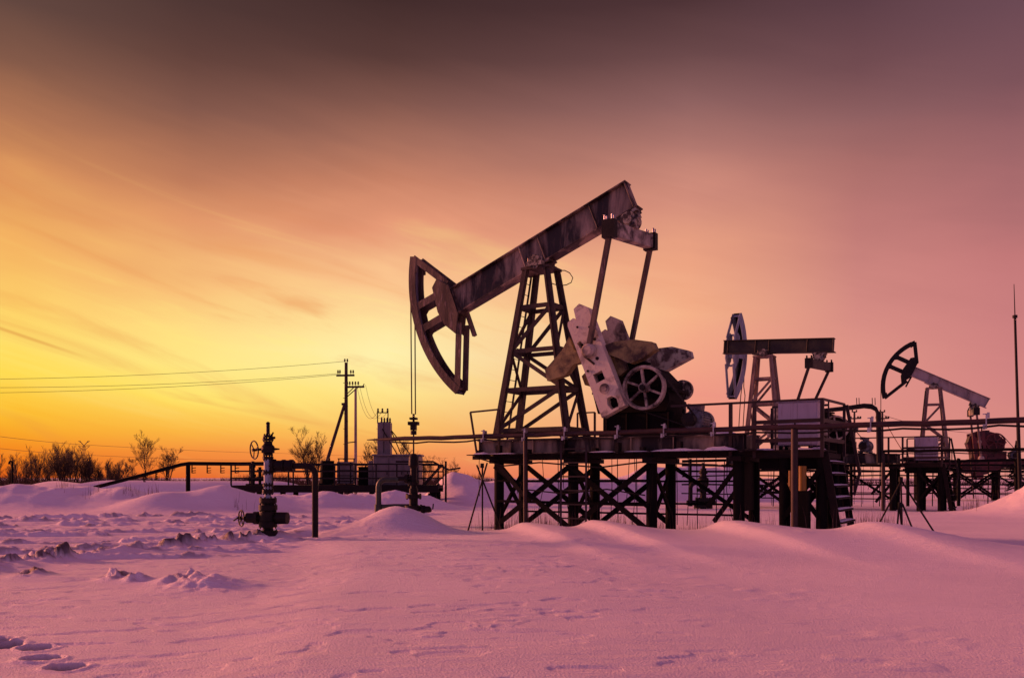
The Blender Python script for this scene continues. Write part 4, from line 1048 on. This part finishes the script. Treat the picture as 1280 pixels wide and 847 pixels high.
# ------------------------------------------------------------------ utility poles, wires
def insul(b, p, h=.2):
    p = Vector(p); b.tube(p, p+Vector((0, 0, h*.5)), .02, 6); b.lathe(p+Vector((0, 0, h*.4)), Z, [(0, .05), (h*.3, .07), (h*.35, .04), (h*.7, .055), (h*.75, .02)], 8)
def utility_pole():
    D = 56; k = D/F; p = at(432.5, 597, D); T = empty('utility_pole', (p.x, D, 0)); tag(T, 'wooden utility pole with a slanted brace leg and two crossarms above the platform tanks', 'utility pole')
    q = lambda px, py, dy=0: Vector(((px-432.5)*k, dy, H+(HY-py)*k))
    b = MB(); b.tube((0, 0, -.6), q(432.7, 453), .15, 12, .10); b.build('pole', M['wood'], T)
    b = MB(); b.tube(q(403, 592, -.9)+Vector((-.25, 0, -1.6)), q(431, 504), .12, 10, .095); b.bar(q(427, 505), q(434, 504), .1, .14); b.build('brace_leg', M['wood'], T)
    for (x0, x1, y, dy) in ((421, 443.5, 469.5, -.14), (434, 457, 484.5, -.5)):
        b = MB(); b.bar(q(x0, y, dy), q(x1, y-.3, dy), .1, .12); a = b.build('crossarm', M['wood'], T)
        b = MB()
        for px in ((423, 425.5, 439, 442) if x0 < 430 else (436, 439, 442.5, 446, 449.5)): insul(b, q(px, y-1.2, dy), .26)
        if x0 > 430: b.bar(q(454.5, y, dy), q(457, y-4, dy), .06, .05); b.tube(q(434, y-6, dy), q(434, y, dy), .02, 6)
        b.each('insulator', M['glass'], a)
        if x0 > 430:
            b = MB(); b.bar(q(434, 496, -.1), q(449, 485, dy), .04, .05); b.bar(q(433.5, 493, -.1), q(444, 485, dy), .04, .05); b.build('strut', M['dark'], a)
    b = MB(); insul(b, q(431, 453.5), .24); insul(b, q(434.2, 453.5), .24); b.each('insulator', M['glass'], T)
    b = MB()
    for i in range(11): z = 2.6+i*.5; b.bar((.0, -.12, z), (.16*(1 if i % 2 else -1), -.14, z), .03, .03)
    b.each('climbing_peg', M['dark'], T)
    # the pale pole just behind
    D2 = 60; p = at(444.5, 597, D2); T2 = empty('utility_pole', (p.x, D2, 0)); tag(T2, 'thin pale concrete pole just behind the wooden utility pole', 'utility pole')
    k2 = D2/F; b = MB(); b.tube((0, 0, -.5), (0, 0, H+(HY-486)*k2), .12, 10, .085); b.build('shaft', M['concrete'], T2)
    b = MB(); b.bar((0, -.12, H+(HY-552)*k2), ((433-444.5)*k2, -.2, H+(HY-553.5)*k2), .06, .07); b.tube((0, 0, H+(HY-486)*k2), (0, 0, H+(HY-483)*k2), .03, 6); b.build('bracket', M['dark'], T2)
utility_pole()
def wire(pts3, sag, r, label, group=None, mm='wire', n=24):
    b = MB()
    for (a, c) in zip(pts3[:-1], pts3[1:]):
        a, c = Vector(a), Vector(c)
        b.path([a.lerp(c, i/n) - Vector((0, 0, sag*4*(i/n)*(1-i/n))) for i in range(n+1)], r, 5)
    o = b.build('power_line', M[mm]); tag(o, label, 'power line', group); return o
# three conductors going off to a pole beyond the left of the view
for (x, y, y2, lab) in ((431, 451.5, 484, 'topmost overhead wire leaving the wooden utility pole'), (425.5, 466.5, 492, 'middle overhead wire leaving the upper crossarm of the wooden pole'), (423, 468, 500.5, 'lowest overhead wire leaving the upper crossarm of the wooden pole')):
    a = at(x, y, 56 if y < 460 else 55.9); c = at(-30, y2, 50); e = c + (c-a)*.35; e.z = c.z + .25
    wire([a, e], .42, .012, lab)
for (x, y, x2, y2, lab) in ((446, 481.5, 473, 512, 'slack wire dropping from the lower crossarm, first of three to the kiosk tower'), (449.5, 481.5, 478.5, 512, 'slack wire dropping from the lower crossarm, second of three to the kiosk tower'), (457, 481, 485, 512, 'slack wire dropping from the lower crossarm, third and rightmost to the kiosk tower')):
    wire([at(x, y, 55.5), at(x2, y2, 45.3)], 1.15, .010, lab)
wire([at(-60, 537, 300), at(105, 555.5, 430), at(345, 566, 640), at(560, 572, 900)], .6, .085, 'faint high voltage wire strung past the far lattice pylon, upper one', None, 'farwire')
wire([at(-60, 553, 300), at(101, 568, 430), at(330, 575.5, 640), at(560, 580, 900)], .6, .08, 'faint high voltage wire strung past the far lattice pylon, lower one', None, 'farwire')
def pylon():
    D = 430; k = D/F; p = at(105, 597, D); T = empty('lattice_pylon', (p.x, D, 0)); tag(T, 'faint lattice pylon far off above the dark thicket', 'pylon')
    hz = lambda py: H+(HY-py)*k
    b = MB(); zt = hz(557)
    for sx in (-1, 1):
        for sy in (-1, 1): b.bar((sx*1.6, sy*1.6, -.5), (sx*.45, sy*.45, zt), .13, .13, X)
    for i in range(6):
        z0_, z1_ = zt*i/6, zt*(i+1)/6; w0, w1 = 1.6-1.15*i/6, 1.6-1.15*(i+1)/6
        for s in (-1, 1): b.bar((-w0*s, -w0, z0_), (w1*s, -w1, z1_), .07, .07); b.bar((-w0*s, w0, z0_), (w1*s, w1, z1_), .07, .07)
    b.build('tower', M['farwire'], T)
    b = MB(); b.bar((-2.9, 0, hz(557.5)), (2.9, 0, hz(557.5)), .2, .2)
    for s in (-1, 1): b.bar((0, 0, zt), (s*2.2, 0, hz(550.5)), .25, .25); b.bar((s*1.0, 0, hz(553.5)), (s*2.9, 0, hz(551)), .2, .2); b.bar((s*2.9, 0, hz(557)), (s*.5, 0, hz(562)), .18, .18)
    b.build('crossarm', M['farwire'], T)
pylon()
def far_pole(px, top, D, label, base=None):
    k = D/F; p = at(px, 597, D); T = empty('utility_pole', (p.x, D, 0)); tag(T, label, 'utility pole')
    hz = lambda py: H+(HY-py)*k
    b = MB(); b.tube((0, 0, -.5), (0, 0, hz(top)), .16, 8, .11); b.build('pole', M['wood'], T)
    b = MB()
    b.bar((-8*k, 0, hz(top+9)), (8*k, 0, hz(top+8.5)), .13, .14)
    if D < 100: b.bar((-3.2*k, 0, hz(top+.5)), (3.2*k, 0, hz(top+.5)), .1, .1)
    a = b.build('crossarm', M['wood'], T)
    b = MB()
    for dx in (-7.5, -4.5, 4.5, 7.5): b.tube((dx*k, 0, hz(top+9)), (dx*k, 0, hz(top+6)), .1, 6)
    for dx in (-2.6, 2.6): b.tube((dx*k, 0, hz(top+.5)), (dx*k, 0, hz(top-2)), .08, 6)
    b.each('insulator', M['glass'], a)
far_pole(1068, 514, 95, 'distant utility pole with crossarm, seen beside the handrail of the near steps')
far_pole(1103, 514, 96, 'distant utility pole with crossarm, seen behind the bent vent pipe')
far_pole(1227, 535, 130, 'distant utility pole with crossarm, just right of the pale tilted beam tail')
for (y0, y1, lab) in ((520, 523, 'thin wire between the two distant poles over the motor, upper'),):
    wire([at(1105, 519, 96), at(1227, 541, 130)], .5, .03, 'thin wire between the distant poles behind the tilted pumpjack', None, 'farwire')
wire([at(1104, 522, 96), at(1130, 566, 80)], .1, .04, 'slanting stay wire of the distant pole behind the bent vent pipe', None, 'farwire')

# ------------------------------------------------------------------ small things
def mast():
    p = at(1276, 612, 38); T = empty('antenna_mast', (p.x, 38, gz(p.x, 38)), 0); tag(T, 'tall thin antenna mast leaning slightly, rising out of the snow mound', 'mast'); z0 = T.location.z
    t_ = at(1267.5, 355, 38) - Vector((p.x, 38, z0)); b = MB(); m_ = Vector((0, 0, -.3)); l = t_-m_
    b.tube(m_, m_+l*.42, .085, 10, .075); b.tube(m_+l*.42, m_+l*.86, .06, 10, .05); b.build('mast_tube', M['dark'], T)
    b = MB(); b.tube(m_+l*.86, m_+l, .024, 6, .014); b.build('whip', M['dark'], T)
    b = MB()
    for q in (.42, .86): b.tube(m_+l*(q-.006), m_+l*(q+.006), .1, 10)
    b.build('collar', M['dark'], T)
mast()
def rods(name, legs, D, label, thick=.022):
    """legs: ((top px, top py), (foot px, foot dy))"""
    c = at(sum(l[1][0] for l in legs)/len(legs), 660, D); g = gz(c.x, c.y)
    T = empty(name, (c.x, c.y, g)); tag(T, label, 'stand')
    for (a, f) in legs:
        tpt = at(a[0], a[1], D) - T.location; fx = (f[0]-640)*(D+f[1])/F; fy = D+f[1]
        b = MB(); b.tube(tpt, Vector((fx, fy, gz(fx, fy)-.15))-T.location, thick, 8); b.build('leg', M['dark'], T)
    b = MB(); ap = [at(a[0], a[1], D)-T.location for a, f in legs]; m_ = sum(ap, Vector())/len(ap); b.tube(m_+Vector((0, 0, -.1)), m_+Vector((0, 0, .02)), .05, 10); b.build('cap', M['dark'], T)
rods('rod_tripod', [((1128, 598), (1088, .3)), ((1124, 596), (1176, -.2)), ((1126, 596), (1128, 1.5))], 20.5, 'wide black rod tripod standing on the drift beyond the near steps')
rods('rod_tripod', [((1124, 628), (1120, 0)), ((1124, 628), (1129, .5)), ((1128, 629), (1148, -.1))], 20.0, 'low black rod tripod between the legs of the wide one')
rods('rod_tripod', [((609, 578), (583, 0)), ((603, 580), (603, .4)), ((596, 581), (630, .9))], 22.2, 'thin rod tripod with crossed tops beside the first pile of the near platform')
def vent():
    D = 45; p = at(15.5, 600, D); z0 = gz(p.x, D); T = empty('vent_pipe', (p.x, D, z0)); tag(T, 'small hooked vent pipe standing in the snow bank below the dark thicket', 'vent pipe'); k = D/F
    hz = lambda py: H+(HY-py)*k-z0
    b = MB(); b.path([(0, 0, -.3), (0, 0, hz(578.5))] + [(-.085+.085*math.cos(q), 0, hz(578.5)+.1*math.sin(q)) for q in (.5, 1, 1.57, 2.1, 2.6, 3.14)] + [(-.17, 0, hz(580))], .05, 10); b.build('tube', M['black'], T)
    b = MB(); b.tube((0, 0, hz(590)), (0, 0, hz(589)), .075, 10); b.build('collar', M['dark'], T)
vent()
def gooseneck():
    D = 35.0; k = D/F; p = at(1098, 577, D); T = empty('bent_vent_pipe', (p.x, D, 2.0)); tag(T, 'dark bent pipe arching over behind the near steps, down beside the round motor', 'pipe')
    q = lambda px, py, dy=0: Vector(((px-640)*k-p.x, dy, H+(HY-py)*k-2.0))
    for i, off in enumerate((0, 5)):
        b = MB(); b.path([q(1030, 512+off*.3, .3), q(1058, 509+off*.4, .2), q(1080, 506+off*.5), q(1089, 506.5+off*.6), q(1094.5+off*.2, 510+off*.5), q(1097+off*.4, 516), q(1097.5+off*.6, 545), q(1098+off*.8, 578)], .055 if i else .07, 10)
        b.build('pipe', M['dark'], T)
    b = MB()
    for px in (1071, 1074, 1090.5, 1094): b.tube(q(px, 506), q(px-.3, 497), .016, 6)
    b.each('rod', M['dark'], T)
    b = MB(); b.tube(q(1030, 512, .3), q(1029, 577, .3), .06, 8); b.build('riser', M['dark'], T)
gooseneck()
def yellow_pipe():
    c = F1.loc(999, 600, -.98); w = F1.world(c.x, -.98); T = empty('marker_post', (w.x, w.y, 0), -F1.th); tag(T, 'yellow painted sleeve on a dark box beneath the pale cabinet platform', 'post')
    b = MB(); b.bb(-.14, .22, -.12, .12, -.4, 1.12); b.build('box', M['black'], T)
    b = MB(); b.tube((.08, -.05, 1.12), (.08, -.05, 1.66), .085, 14); b.tube((-.17, -.05, 1.22), (-.17, -.05, 1.56), .05, 12); b.bar((-.17, -.05, 1.45), (.08, -.05, 1.5), .1, .1); b.bar((-.22, -.05, 1.3), (-.1, -.05, 1.02), .04, .06); b.build('sleeve', M['yellow_pipe'], T)
yellow_pipe()
def spruce():
    D = 80; p = at(1270, 597, D); T = empty('spruce_tree', (p.x, D, 0)); tag(T, 'small black pointed spruce rising behind the red gearbox by the antenna mast', 'tree')
    b = MB(); b.tube((0, 0, -.3), (0, 0, 4.6), .1, 6, .02); b.build('trunk', M['twig'], T)
    b = MB(); rnd = random.Random(3)
    for i in range(900):
        z = .5+4.4*rnd.random()**.8; r = (5.0-z)*.20*(.5+.6*rnd.random()); q = rnd.random()*6.28
        c0 = Vector((0, 0, z)); e = Vector((r*math.cos(q), r*math.sin(q), z-r*.35)); s = Vector((-math.sin(q), math.cos(q), 0))*.06
        b.add([c0, e+s, e-s+Vector((0, 0, -.08))], [(0, 1, 2)])
    b.build('crown', M['spruce'], T)
spruce()

def pipe_rack():
    a = F1.world(-2.5, 21); T = empty('pipe_rack', (a.x, a.y, 0), -R(4)); tag(T, 'low rack of thin pipes on posts, seen behind the piles of the nearest platform', 'pipe rack')
    for i, (z, r) in enumerate(((2.25, .07), (2.0, .05), (1.75, .05), (1.5, .035), (1.05, .04), (.62, .03))):
        b = MB(); b.path([(x, .12*(i % 3), z+.03*math.sin(x*.9+i*2)) for x in np.linspace(-1, 17, 30)], r, 6); b.build('pipe', M['black'], T)
    for x in (-.6, 2.1, 4.6, 7.2, 9.9, 12.3, 15.0, 16.8):
        b = MB(); g = T.location; b.bb(x-.06, x+.06, -.12, -.0, -.4, 2.35); b.build('post', M['black'], T)
    for x in (1.0, 3.4, 5.6, 6.3, 8.5, 11.0, 13.6, 14.1):
        b = MB(); b.tube((x, -.2, -.3), (x+.05, -.2, 2.2+.5*math.sin(x*3)), .025, 6); b.build('riser', M['black'], T)
pipe_rack()

# ------------------------------------------------------------------ bare trees and shrubs
def branchy(b, p, d, L, r, depth, rnd, spread, up, rmin, nseg=3):
    n = 3 if r < .04 else 5
    pts = [p]; q = d
    for i in range(nseg):
        q = (q + Vector((rnd.gauss(0, .10), rnd.gauss(0, .10), rnd.gauss(0, .05)+up))).normalized(); pts.append(pts[-1]+q*L/nseg)
    for i in range(nseg):
        a, c = r*(1-.45*i/nseg), r*(1-.45*(i+1)/nseg); b.tube(pts[i], pts[i+1], max(a, rmin), n, max(c, rmin), False)
    if depth == 0: return
    k = rnd.randint(3, 5)
    for j in range(k):
        t = .35+.65*(j+rnd.random())/k; i = min(nseg-1, int(t*nseg)); s = pts[i].lerp(pts[i+1], t*nseg-i)
        e = Vector((rnd.gauss(0, 1), rnd.gauss(0, 1), rnd.gauss(0, .4))); e = (e - q*e.dot(q)).normalized()
        branchy(b, s, (q*(1-spread*.55) + e*spread).normalized(), L*(.42+.3*rnd.random()), r*.5, depth-1, rnd, spread, up, rmin, nseg)
def bare_tree(px, top, D, label, seed, spread=.55, stems=1, depth=4, group=None, name='bare_tree', r=.13, lean=.0):
    rnd = random.Random(seed); p = at(px, 597, D); hh = H + (HY-top)*D/F
    T = empty(name, (p.x, D, 0)); tag(T, label, 'tree' if 'tree' in name else 'shrub', group)
    b = MB(); c = MB()
    for s in range(stems):
        q = rnd.random()*6.28; a = 0 if stems == 1 else .10+.34*rnd.random()
        d = Vector((math.cos(q)*a+lean, math.sin(q)*a, 1)).normalized(); h0 = hh*(.86 if s == 0 else .5+.34*rnd.random())
        b0 = Vector((math.cos(q)*.3*(stems > 1), math.sin(q)*.3*(stems > 1), -.2)); n = 5; pts = [b0]
        for i in range(n): d = (d+Vector((rnd.gauss(0, .05), rnd.gauss(0, .05), .02))).normalized(); pts.append(pts[-1]+d*h0/n)
        for i in range(n): b.tube(pts[i], pts[i+1], r*(1-.8*i/n), 6, r*(1-.8*(i+1)/n), False)
        nb = 17 if stems == 1 else 8
        for j in range(nb):
            t = .22+.78*(j+.5*rnd.random())/nb; i = min(n-1, int(t*n)); s0 = pts[i].lerp(pts[i+1], t*n-i); qq = rnd.random()*6.28
            e = Vector((math.cos(qq), math.sin(qq), 0)); L = hh*(.36-.17*t)*(.75+.5*rnd.random())*(1 if stems == 1 else .8)
            branchy(c, s0, (e*spread*.8 + Vector((0, 0, .75))).normalized(), L, r*.42*(1-.6*t), depth-2, rnd, spread, .09, .0080*D/100, 3)
    b.build('trunk', M['twig'], T); c.build('crown', M['twig'], T)
    return T
bare_tree(391, 531, 115, 'bright bare birch like tree between the left wellhead pipe and the slanted pole brace', 11, .46, 5, 5, r=.13)
bare_tree(183, 549, 125, 'slender bare tree above the snow bank, tallest just left of the pipe rack bend', 12, .45, 1, 5, r=.12)
bare_tree(207, 558, 125, 'lower spreading bare tree beside the pipe rack bend', 13, .55, 3, 5, r=.1)
bare_tree(464, 541, 130, 'bare tree partly hidden behind the kiosk cable tower', 14, .5, 3, 5, r=.11)
bare_tree(500, 548, 130, 'bare tree between the kiosk tower and the hanging rod', 15, .55, 2, 5, r=.1)
bare_tree(532, 565, 140, 'short bare shrub right of the hanging polished rod', 16, .6, 5, 4, name='bare_shrub', r=.07)
bare_tree(562, 569, 140, 'lone bare shrub under the tip of the rusty horse head', 17, .6, 4, 4, name='bare_shrub', r=.07)
bare_tree(160, 570, 128, 'thin bare sapling left of the slender tree above the snow bank', 18, .45, 2, 5, r=.07)
for i, (px, top) in enumerate(((27, 563), (41, 556), (52, 565), (71, 553), (80, 550), (91, 557), (101, 561), (114, 565), (126, 572), (137, 570), (148, 573), (-12, 562), (8, 575))):
    dark_ = 66 <= px <= 105
    bare_tree(px, top, 95 + (i*7) % 18, 'bare dark shrub in the thicket on the horizon', 40+i, .36, 12 if dark_ else 7, 4, 'shrubs of the left thicket', 'bare_shrub', .062)
def scrub():
    b = MB(); rnd = random.Random(5)
    for i in range(15000):
        px = rnd.uniform(-160, 640); D = rnd.uniform(120, 230); p = at(px, 597, D)
        dens = .5+.5*math.sin(px*.045+1.1*math.sin(px*.013)); h = (.5+1.7*rnd.random()**2)*(.7+.6*dens); 
        q = rnd.gauss(0, .25); w = .045
        b.add([(p.x-w, D, -.1), (p.x+w, D, -.1), (p.x+q*h, D+rnd.gauss(0, .2), h)], [(0, 1, 2)])
        if i % 2: b.add([(p.x+q*h*.4, D, h*.4), (p.x+q*h*.4+w*1.4, D, h*.4), (p.x+q*h*.4+rnd.gauss(0, .5)*h, D, h*.95)], [(0, 1, 2)])
    for i in range(3500):
        px = rnd.uniform(640, 1400); D = rnd.uniform(150, 260); p = at(px, 597, D); h = .4+1.1*rnd.random()**2; q = rnd.gauss(0, .25); w = .06
        b.add([(p.x-w, D, -.1), (p.x+w, D, -.1), (p.x+q*h, D, h)], [(0, 1, 2)])
    for i in range(5200):                      # the dark low growth at the field's far edge
        px = rnd.uniform(-180, 420); D = rnd.uniform(85, 120); p = at(px, 597, D); h = .35+.8*rnd.random()**2; q = rnd.gauss(0, .4); w = .06
        b.add([(p.x-w, D, -.1), (p.x+w, D, -.1), (p.x+q*h, D+rnd.gauss(0, .2), h)], [(0, 1, 2)])
    tag(b.build('dry_scrub', M['scrub']), 'low dry scrub along the far edge of the snow field', 'scrub', kind='stuff')
scrub()
def grass():
    b = MB(); rnd = random.Random(9)
    def blade(x, y, z, h, w):
        q = rnd.random()*6.28; bx, by = math.cos(q)*h*.25*rnd.random(), math.sin(q)*h*.25*rnd.random(); s = Vector((1, 0, 0))*w
        p0, p1, p2 = Vector((x, y, z-.05)), Vector((x+bx*.35, y+by*.35, z+h*.55)), Vector((x+bx, y+by, z+h))
        b.add([p0-s, p0+s, p1+s*.7, p1-s*.7, p2], [(0, 1, 2, 3), (3, 2, 4)])
    for i in range(1500):
        s = rnd.uniform(-1.6, 9.2); w = rnd.uniform(-1.2, 2.6); 
        if rnd.random() < .35+.75*(math.sin(s*2.1)+math.sin(s*.9+w*2)): continue
        p = F1.world(s, w); z = gz(p.x, p.y); blade(p.x, p.y, z, .12+.55*rnd.random()**2.2, .0036)
    for (px, D, n) in ((1098, 20.6, 60), (1082, 22, 50), (1110, 21.5, 30), (300, 34, 12), (190, 35, 25), (160, 36, 25), (80, 36.5, 22), (120, 36, 18), (1215, 33, 40)):
        for i in range(n):
            x = (px-640)*D/F+rnd.gauss(0, .22); y = D+rnd.gauss(0, .3); blade(x, y, gz(x, y), .15+.4*rnd.random(), .0055)
    tag(b.build('dry_grass', M['straw']), 'dry grass stalks poking through the snow under the platforms', 'grass', kind='stuff')
grass()

# ------------------------------------------------------------------ sky, sun, camera
SUN_EL, SUN_AZ = 12.0, -64.0        # degrees; azimuth from the view direction, negative to the left
def sky():
    w = bpy.data.worlds.new('World'); scene.world = w; w.use_nodes = True
    nt = w.node_tree; N = nt.nodes; L = nt.links; N.clear()
    out = N.new('ShaderNodeOutputWorld'); bg = N.new('ShaderNodeBackground'); L.new(bg.outputs[0], out.inputs['Surface'])
    tc = N.new('ShaderNodeTexCoord'); sp = N.new('ShaderNodeSeparateXYZ'); L.new(tc.outputs['Generated'], sp.inputs[0])
    def mth(op, a, b=None, c=None):
        n = N.new('ShaderNodeMath'); n.operation = op
        for i, v in enumerate((a, b, c)):
            if v is None: continue
            if isinstance(v, (int, float)): n.inputs[i].default_value = v
            else: L.new(v, n.inputs[i])
        return n.outputs[0]
    def mix(f, a, b):
        n = N.new('ShaderNodeMix'); n.data_type = 'RGBA'
        for k, v in (('Factor', f), ('A', a), ('B', b)):
            if isinstance(v, (int, float)): n.inputs[k].default_value = v
            elif isinstance(v, tuple): n.inputs[k].default_value = v
            else: L.new(v, n.inputs[k])
        return n.outputs['Result']
    def rng(v, a, b, smooth=True):
        n = N.new('ShaderNodeMapRange'); n.interpolation_type = 'SMOOTHSTEP' if smooth else 'LINEAR'
        L.new(v, n.inputs['Value']); n.inputs['From Min'].default_value = a; n.inputs['From Max'].default_value = b; return n.outputs['Result']
    az = mth('MULTIPLY', mth('ARCTAN2', sp.outputs['X'], sp.outputs['Y']), 57.29578)
    el = mth('MULTIPLY', mth('ARCSINE', sp.outputs['Z']), 57.29578)
    # wisps: stretched noise in azimuth / elevation, slanting down to the right
    cm = N.new('ShaderNodeCombineXYZ'); L.new(mth('MULTIPLY', az, .05), cm.inputs[0]); L.new(mth('ADD', mth('MULTIPLY', el, .40), mth('MULTIPLY', az, .10)), cm.inputs[1])
    n1 = N.new('ShaderNodeTexNoise'); n1.inputs['Scale'].default_value = 1.0; n1.inputs['Detail'].default_value = 6; n1.inputs['Roughness'].default_value = .55; n1.inputs['Distortion'].default_value = .7
    L.new(cm.outputs[0], n1.inputs['Vector'])
    cm2 = N.new('ShaderNodeCombineXYZ'); L.new(mth('MULTIPLY', az, .035), cm2.inputs[0]); L.new(mth('MULTIPLY', el, .09), cm2.inputs[1]); cm2.inputs[2].default_value = 4.2
    n2 = N.new('ShaderNodeTexNoise'); n2.inputs['Scale'].default_value = 1.3; n2.inputs['Detail'].default_value = 4; L.new(cm2.outputs[0], n2.inputs['Vector'])
    low = mth('SUBTRACT', 1.0, rng(el, 8, 22))
    wis = mth('SUBTRACT', n1.outputs['Fac'], .5); big = mth('SUBTRACT', n2.outputs['Fac'], .5)
    eld = mth('ADD', el, mth('ADD', mth('MULTIPLY', mth('MULTIPLY', wis, 3.0), mth('MULTIPLY', rng(el, 0, 5), mth('SUBTRACT', 1.0, mth('MULTIPLY', rng(el, 12, 24), .7)))), mth('MULTIPLY', big, mth('MULTIPLY', mth('MULTIPLY', rng(el, 3, 10), mth('SUBTRACT', 1.0, rng(el, 14, 26))), 7.0))))
    t = mth('DIVIDE', eld, 40.0)
    def ramp(stops):
        n = N.new('ShaderNodeValToRGB'); n.color_ramp.interpolation = 'B_SPLINE' if False else 'EASE' if False else 'LINEAR'
        e = n.color_ramp.elements
        e[0].position = stops[0][0]/40; e[0].color = lin(stops[0][1]); e[1].position = stops[-1][0]/40; e[1].color = lin(stops[-1][1])
        for q, c in stops[1:-1]: x = e.new(q/40); x.color = lin(c)
        L.new(t, n.inputs['Fac']); return n.outputs['Color']
    cols = [
        (-30, [(0, (222, 92, 25)), (1.7, (245, 140, 32)), (3.6, (252, 185, 45)), (5.4, (255, 218, 78)), (8.1, (255, 222, 106)), (10.4, (254, 207, 105)), (13.6, (244, 178, 97)), (17.3, (220, 147, 91)), (20.2, (176, 116, 83)), (23, (130, 88, 71)), (25.7, (97, 69, 62)), (36, (72, 56, 54))]),
        (-20.5, [(0, (230, 108, 46)), (1.6, (245, 142, 60)), (2.9, (251, 184, 68)), (4.9, (255, 226, 104)), (7.3, (255, 232, 132)), (9.8, (255, 220, 132)), (12.6, (249, 192, 121)), (15.5, (227, 152, 105)), (18.7, (188, 122, 91)), (21.8, (132, 88, 75)), (24.7, (98, 65, 58)), (27.5, (79, 54, 51)), (36, (66, 48, 48))]),
        (-8.3, [(0, (232, 116, 70)), (1.6, (245, 150, 76)), (3.2, (251, 194, 102)), (5.6, (255, 229, 140)), (8.2, (255, 240, 172)), (10.9, (255, 226, 158)), (13.4, (251, 196, 142)), (16.4, (230, 153, 118)), (18.8, (201, 131, 103)), (21.1, (165, 109, 91)), (23.4, (128, 85, 75)), (26, (88, 58, 54)), (28.9, (66, 43, 42)), (36, (60, 43, 45))]),
        (11.6, [(0, (236, 140, 112)), (2, (238, 148, 126)), (5.1, (240, 152, 132)), (7.9, (244, 166, 136)), (10.9, (246, 177, 137)), (13.8, (236, 163, 130)), (17.2, (211, 142, 124)), (20, (181, 122, 112)), (23.2, (143, 98, 96)), (25.8, (108, 73, 74)), (28.6, (78, 51, 54)), (36, (64, 46, 50))]),
        (22, [(0, (232, 148, 128)), (4.8, (226, 146, 135)), (7.3, (224, 148, 135)), (10.6, (212, 138, 130)), (14.4, (192, 123, 118)), (18.1, (170, 110, 106)), (21.2, (143, 96, 97)), (24.1, (113, 75, 80)), (27.4, (91, 61, 69)), (36, (76, 53, 60))]),
        (30.2, [(0, (222, 142, 130)), (5.4, (210, 132, 130)), (9, (202, 126, 126)), (12.1, (194, 120, 120)), (14, (182, 114, 115)), (17.7, (157, 101, 104)), (21.8, (125, 83, 90)), (25.7, (107, 73, 83)), (36, (90, 63, 71))]),
    ]
    cur = ramp(cols[0][1])
    for (a0, _), (a1, st) in zip(cols[:-1], cols[1:]):
        cur = mix(rng(az, a0, a1, False), cur, ramp(st))
    # streaks of darker and lighter cloud over the glow
    # an old vapour trail, low on the glow
    tr_ = mth('ABSOLUTE', mth('SUBTRACT', mth('ADD', mth('MULTIPLY', az, -.302), -.80), mth('ADD', el, 0.0)))
    tl = mth('MULTIPLY', mth('SUBTRACT', 1.0, rng(tr_, .02, .16)), mth('MULTIPLY', mth('SUBTRACT', 1.0, rng(az, -29, -25.5)), .38))
    cur = mix(tl, cur, lin((205, 110, 50)))
    lw = mth('MULTIPLY', low, mth('SUBTRACT', 1.0, rng(az, -6, 20)))
    f1 = mth('MULTIPLY', rng(n1.outputs['Fac'], .52, .72), mth('MULTIPLY', lw, .42))
    cur = mix(f1, cur, lin((228, 128, 62)))
    f2 = mth('MULTIPLY', mth('SUBTRACT', 1.0, rng(n1.outputs['Fac'], .28, .45)), mth('MULTIPLY', lw, .30))
    cur = mix(f2, cur, lin((255, 236, 130)))
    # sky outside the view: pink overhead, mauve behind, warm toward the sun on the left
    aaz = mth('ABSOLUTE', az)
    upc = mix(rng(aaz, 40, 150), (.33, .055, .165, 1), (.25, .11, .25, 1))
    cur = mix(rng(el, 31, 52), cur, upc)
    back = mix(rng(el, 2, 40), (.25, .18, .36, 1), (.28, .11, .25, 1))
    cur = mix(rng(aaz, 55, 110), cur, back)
    ns = N.new('ShaderNodeTexSky'); ns.sky_type = 'NISHITA'; ns.sun_disc = False
    ns.sun_elevation = R(SUN_EL); ns.sun_rotation = R(SUN_AZ); ns.dust_density = 3.0
    nm = N.new('ShaderNodeMix'); nm.data_type = 'RGBA'; nm.blend_type = 'ADD'; nm.inputs['Factor'].default_value = .0006
    L.new(cur, nm.inputs['A']); L.new(ns.outputs[0], nm.inputs['B'])
    L.new(nm.outputs['Result'], bg.inputs['Color']); bg.inputs['Strength'].default_value = 1.0
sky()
sd = bpy.data.lights.new('Sun', 'SUN'); sd.energy = 5.0; sd.angle = R(6); sd.color = (1, .29, .18)
so = bpy.data.objects.new('Sun', sd); col.objects.link(so)
dv = Vector((math.sin(R(SUN_AZ))*math.cos(R(SUN_EL)), math.cos(R(SUN_AZ))*math.cos(R(SUN_EL)), math.sin(R(SUN_EL))))
so.rotation_euler = dv.to_track_quat('Z', 'Y').to_euler(); so.location = (-30, 20, 30)

cd = bpy.data.cameras.new('Camera'); cam = bpy.data.objects.new('Camera', cd); col.objects.link(cam)
cam.location = (0, 0, H); cam.rotation_euler = (R(90), 0, 0)
cd.sensor_width = 36; cd.lens = 36*F/1280; cd.shift_y = (HY-423.5)/1280; cd.clip_end = 20000; cd.clip_start = .05
scene.camera = cam
vs = scene.view_settings
vs.view_transform = 'Standard'; vs.look = 'None'; vs.exposure = 0; vs.gamma = 1
scene.render.engine = 'CYCLES'
scene.cycles.use_denoising = True
scene.cycles.max_bounces = 6
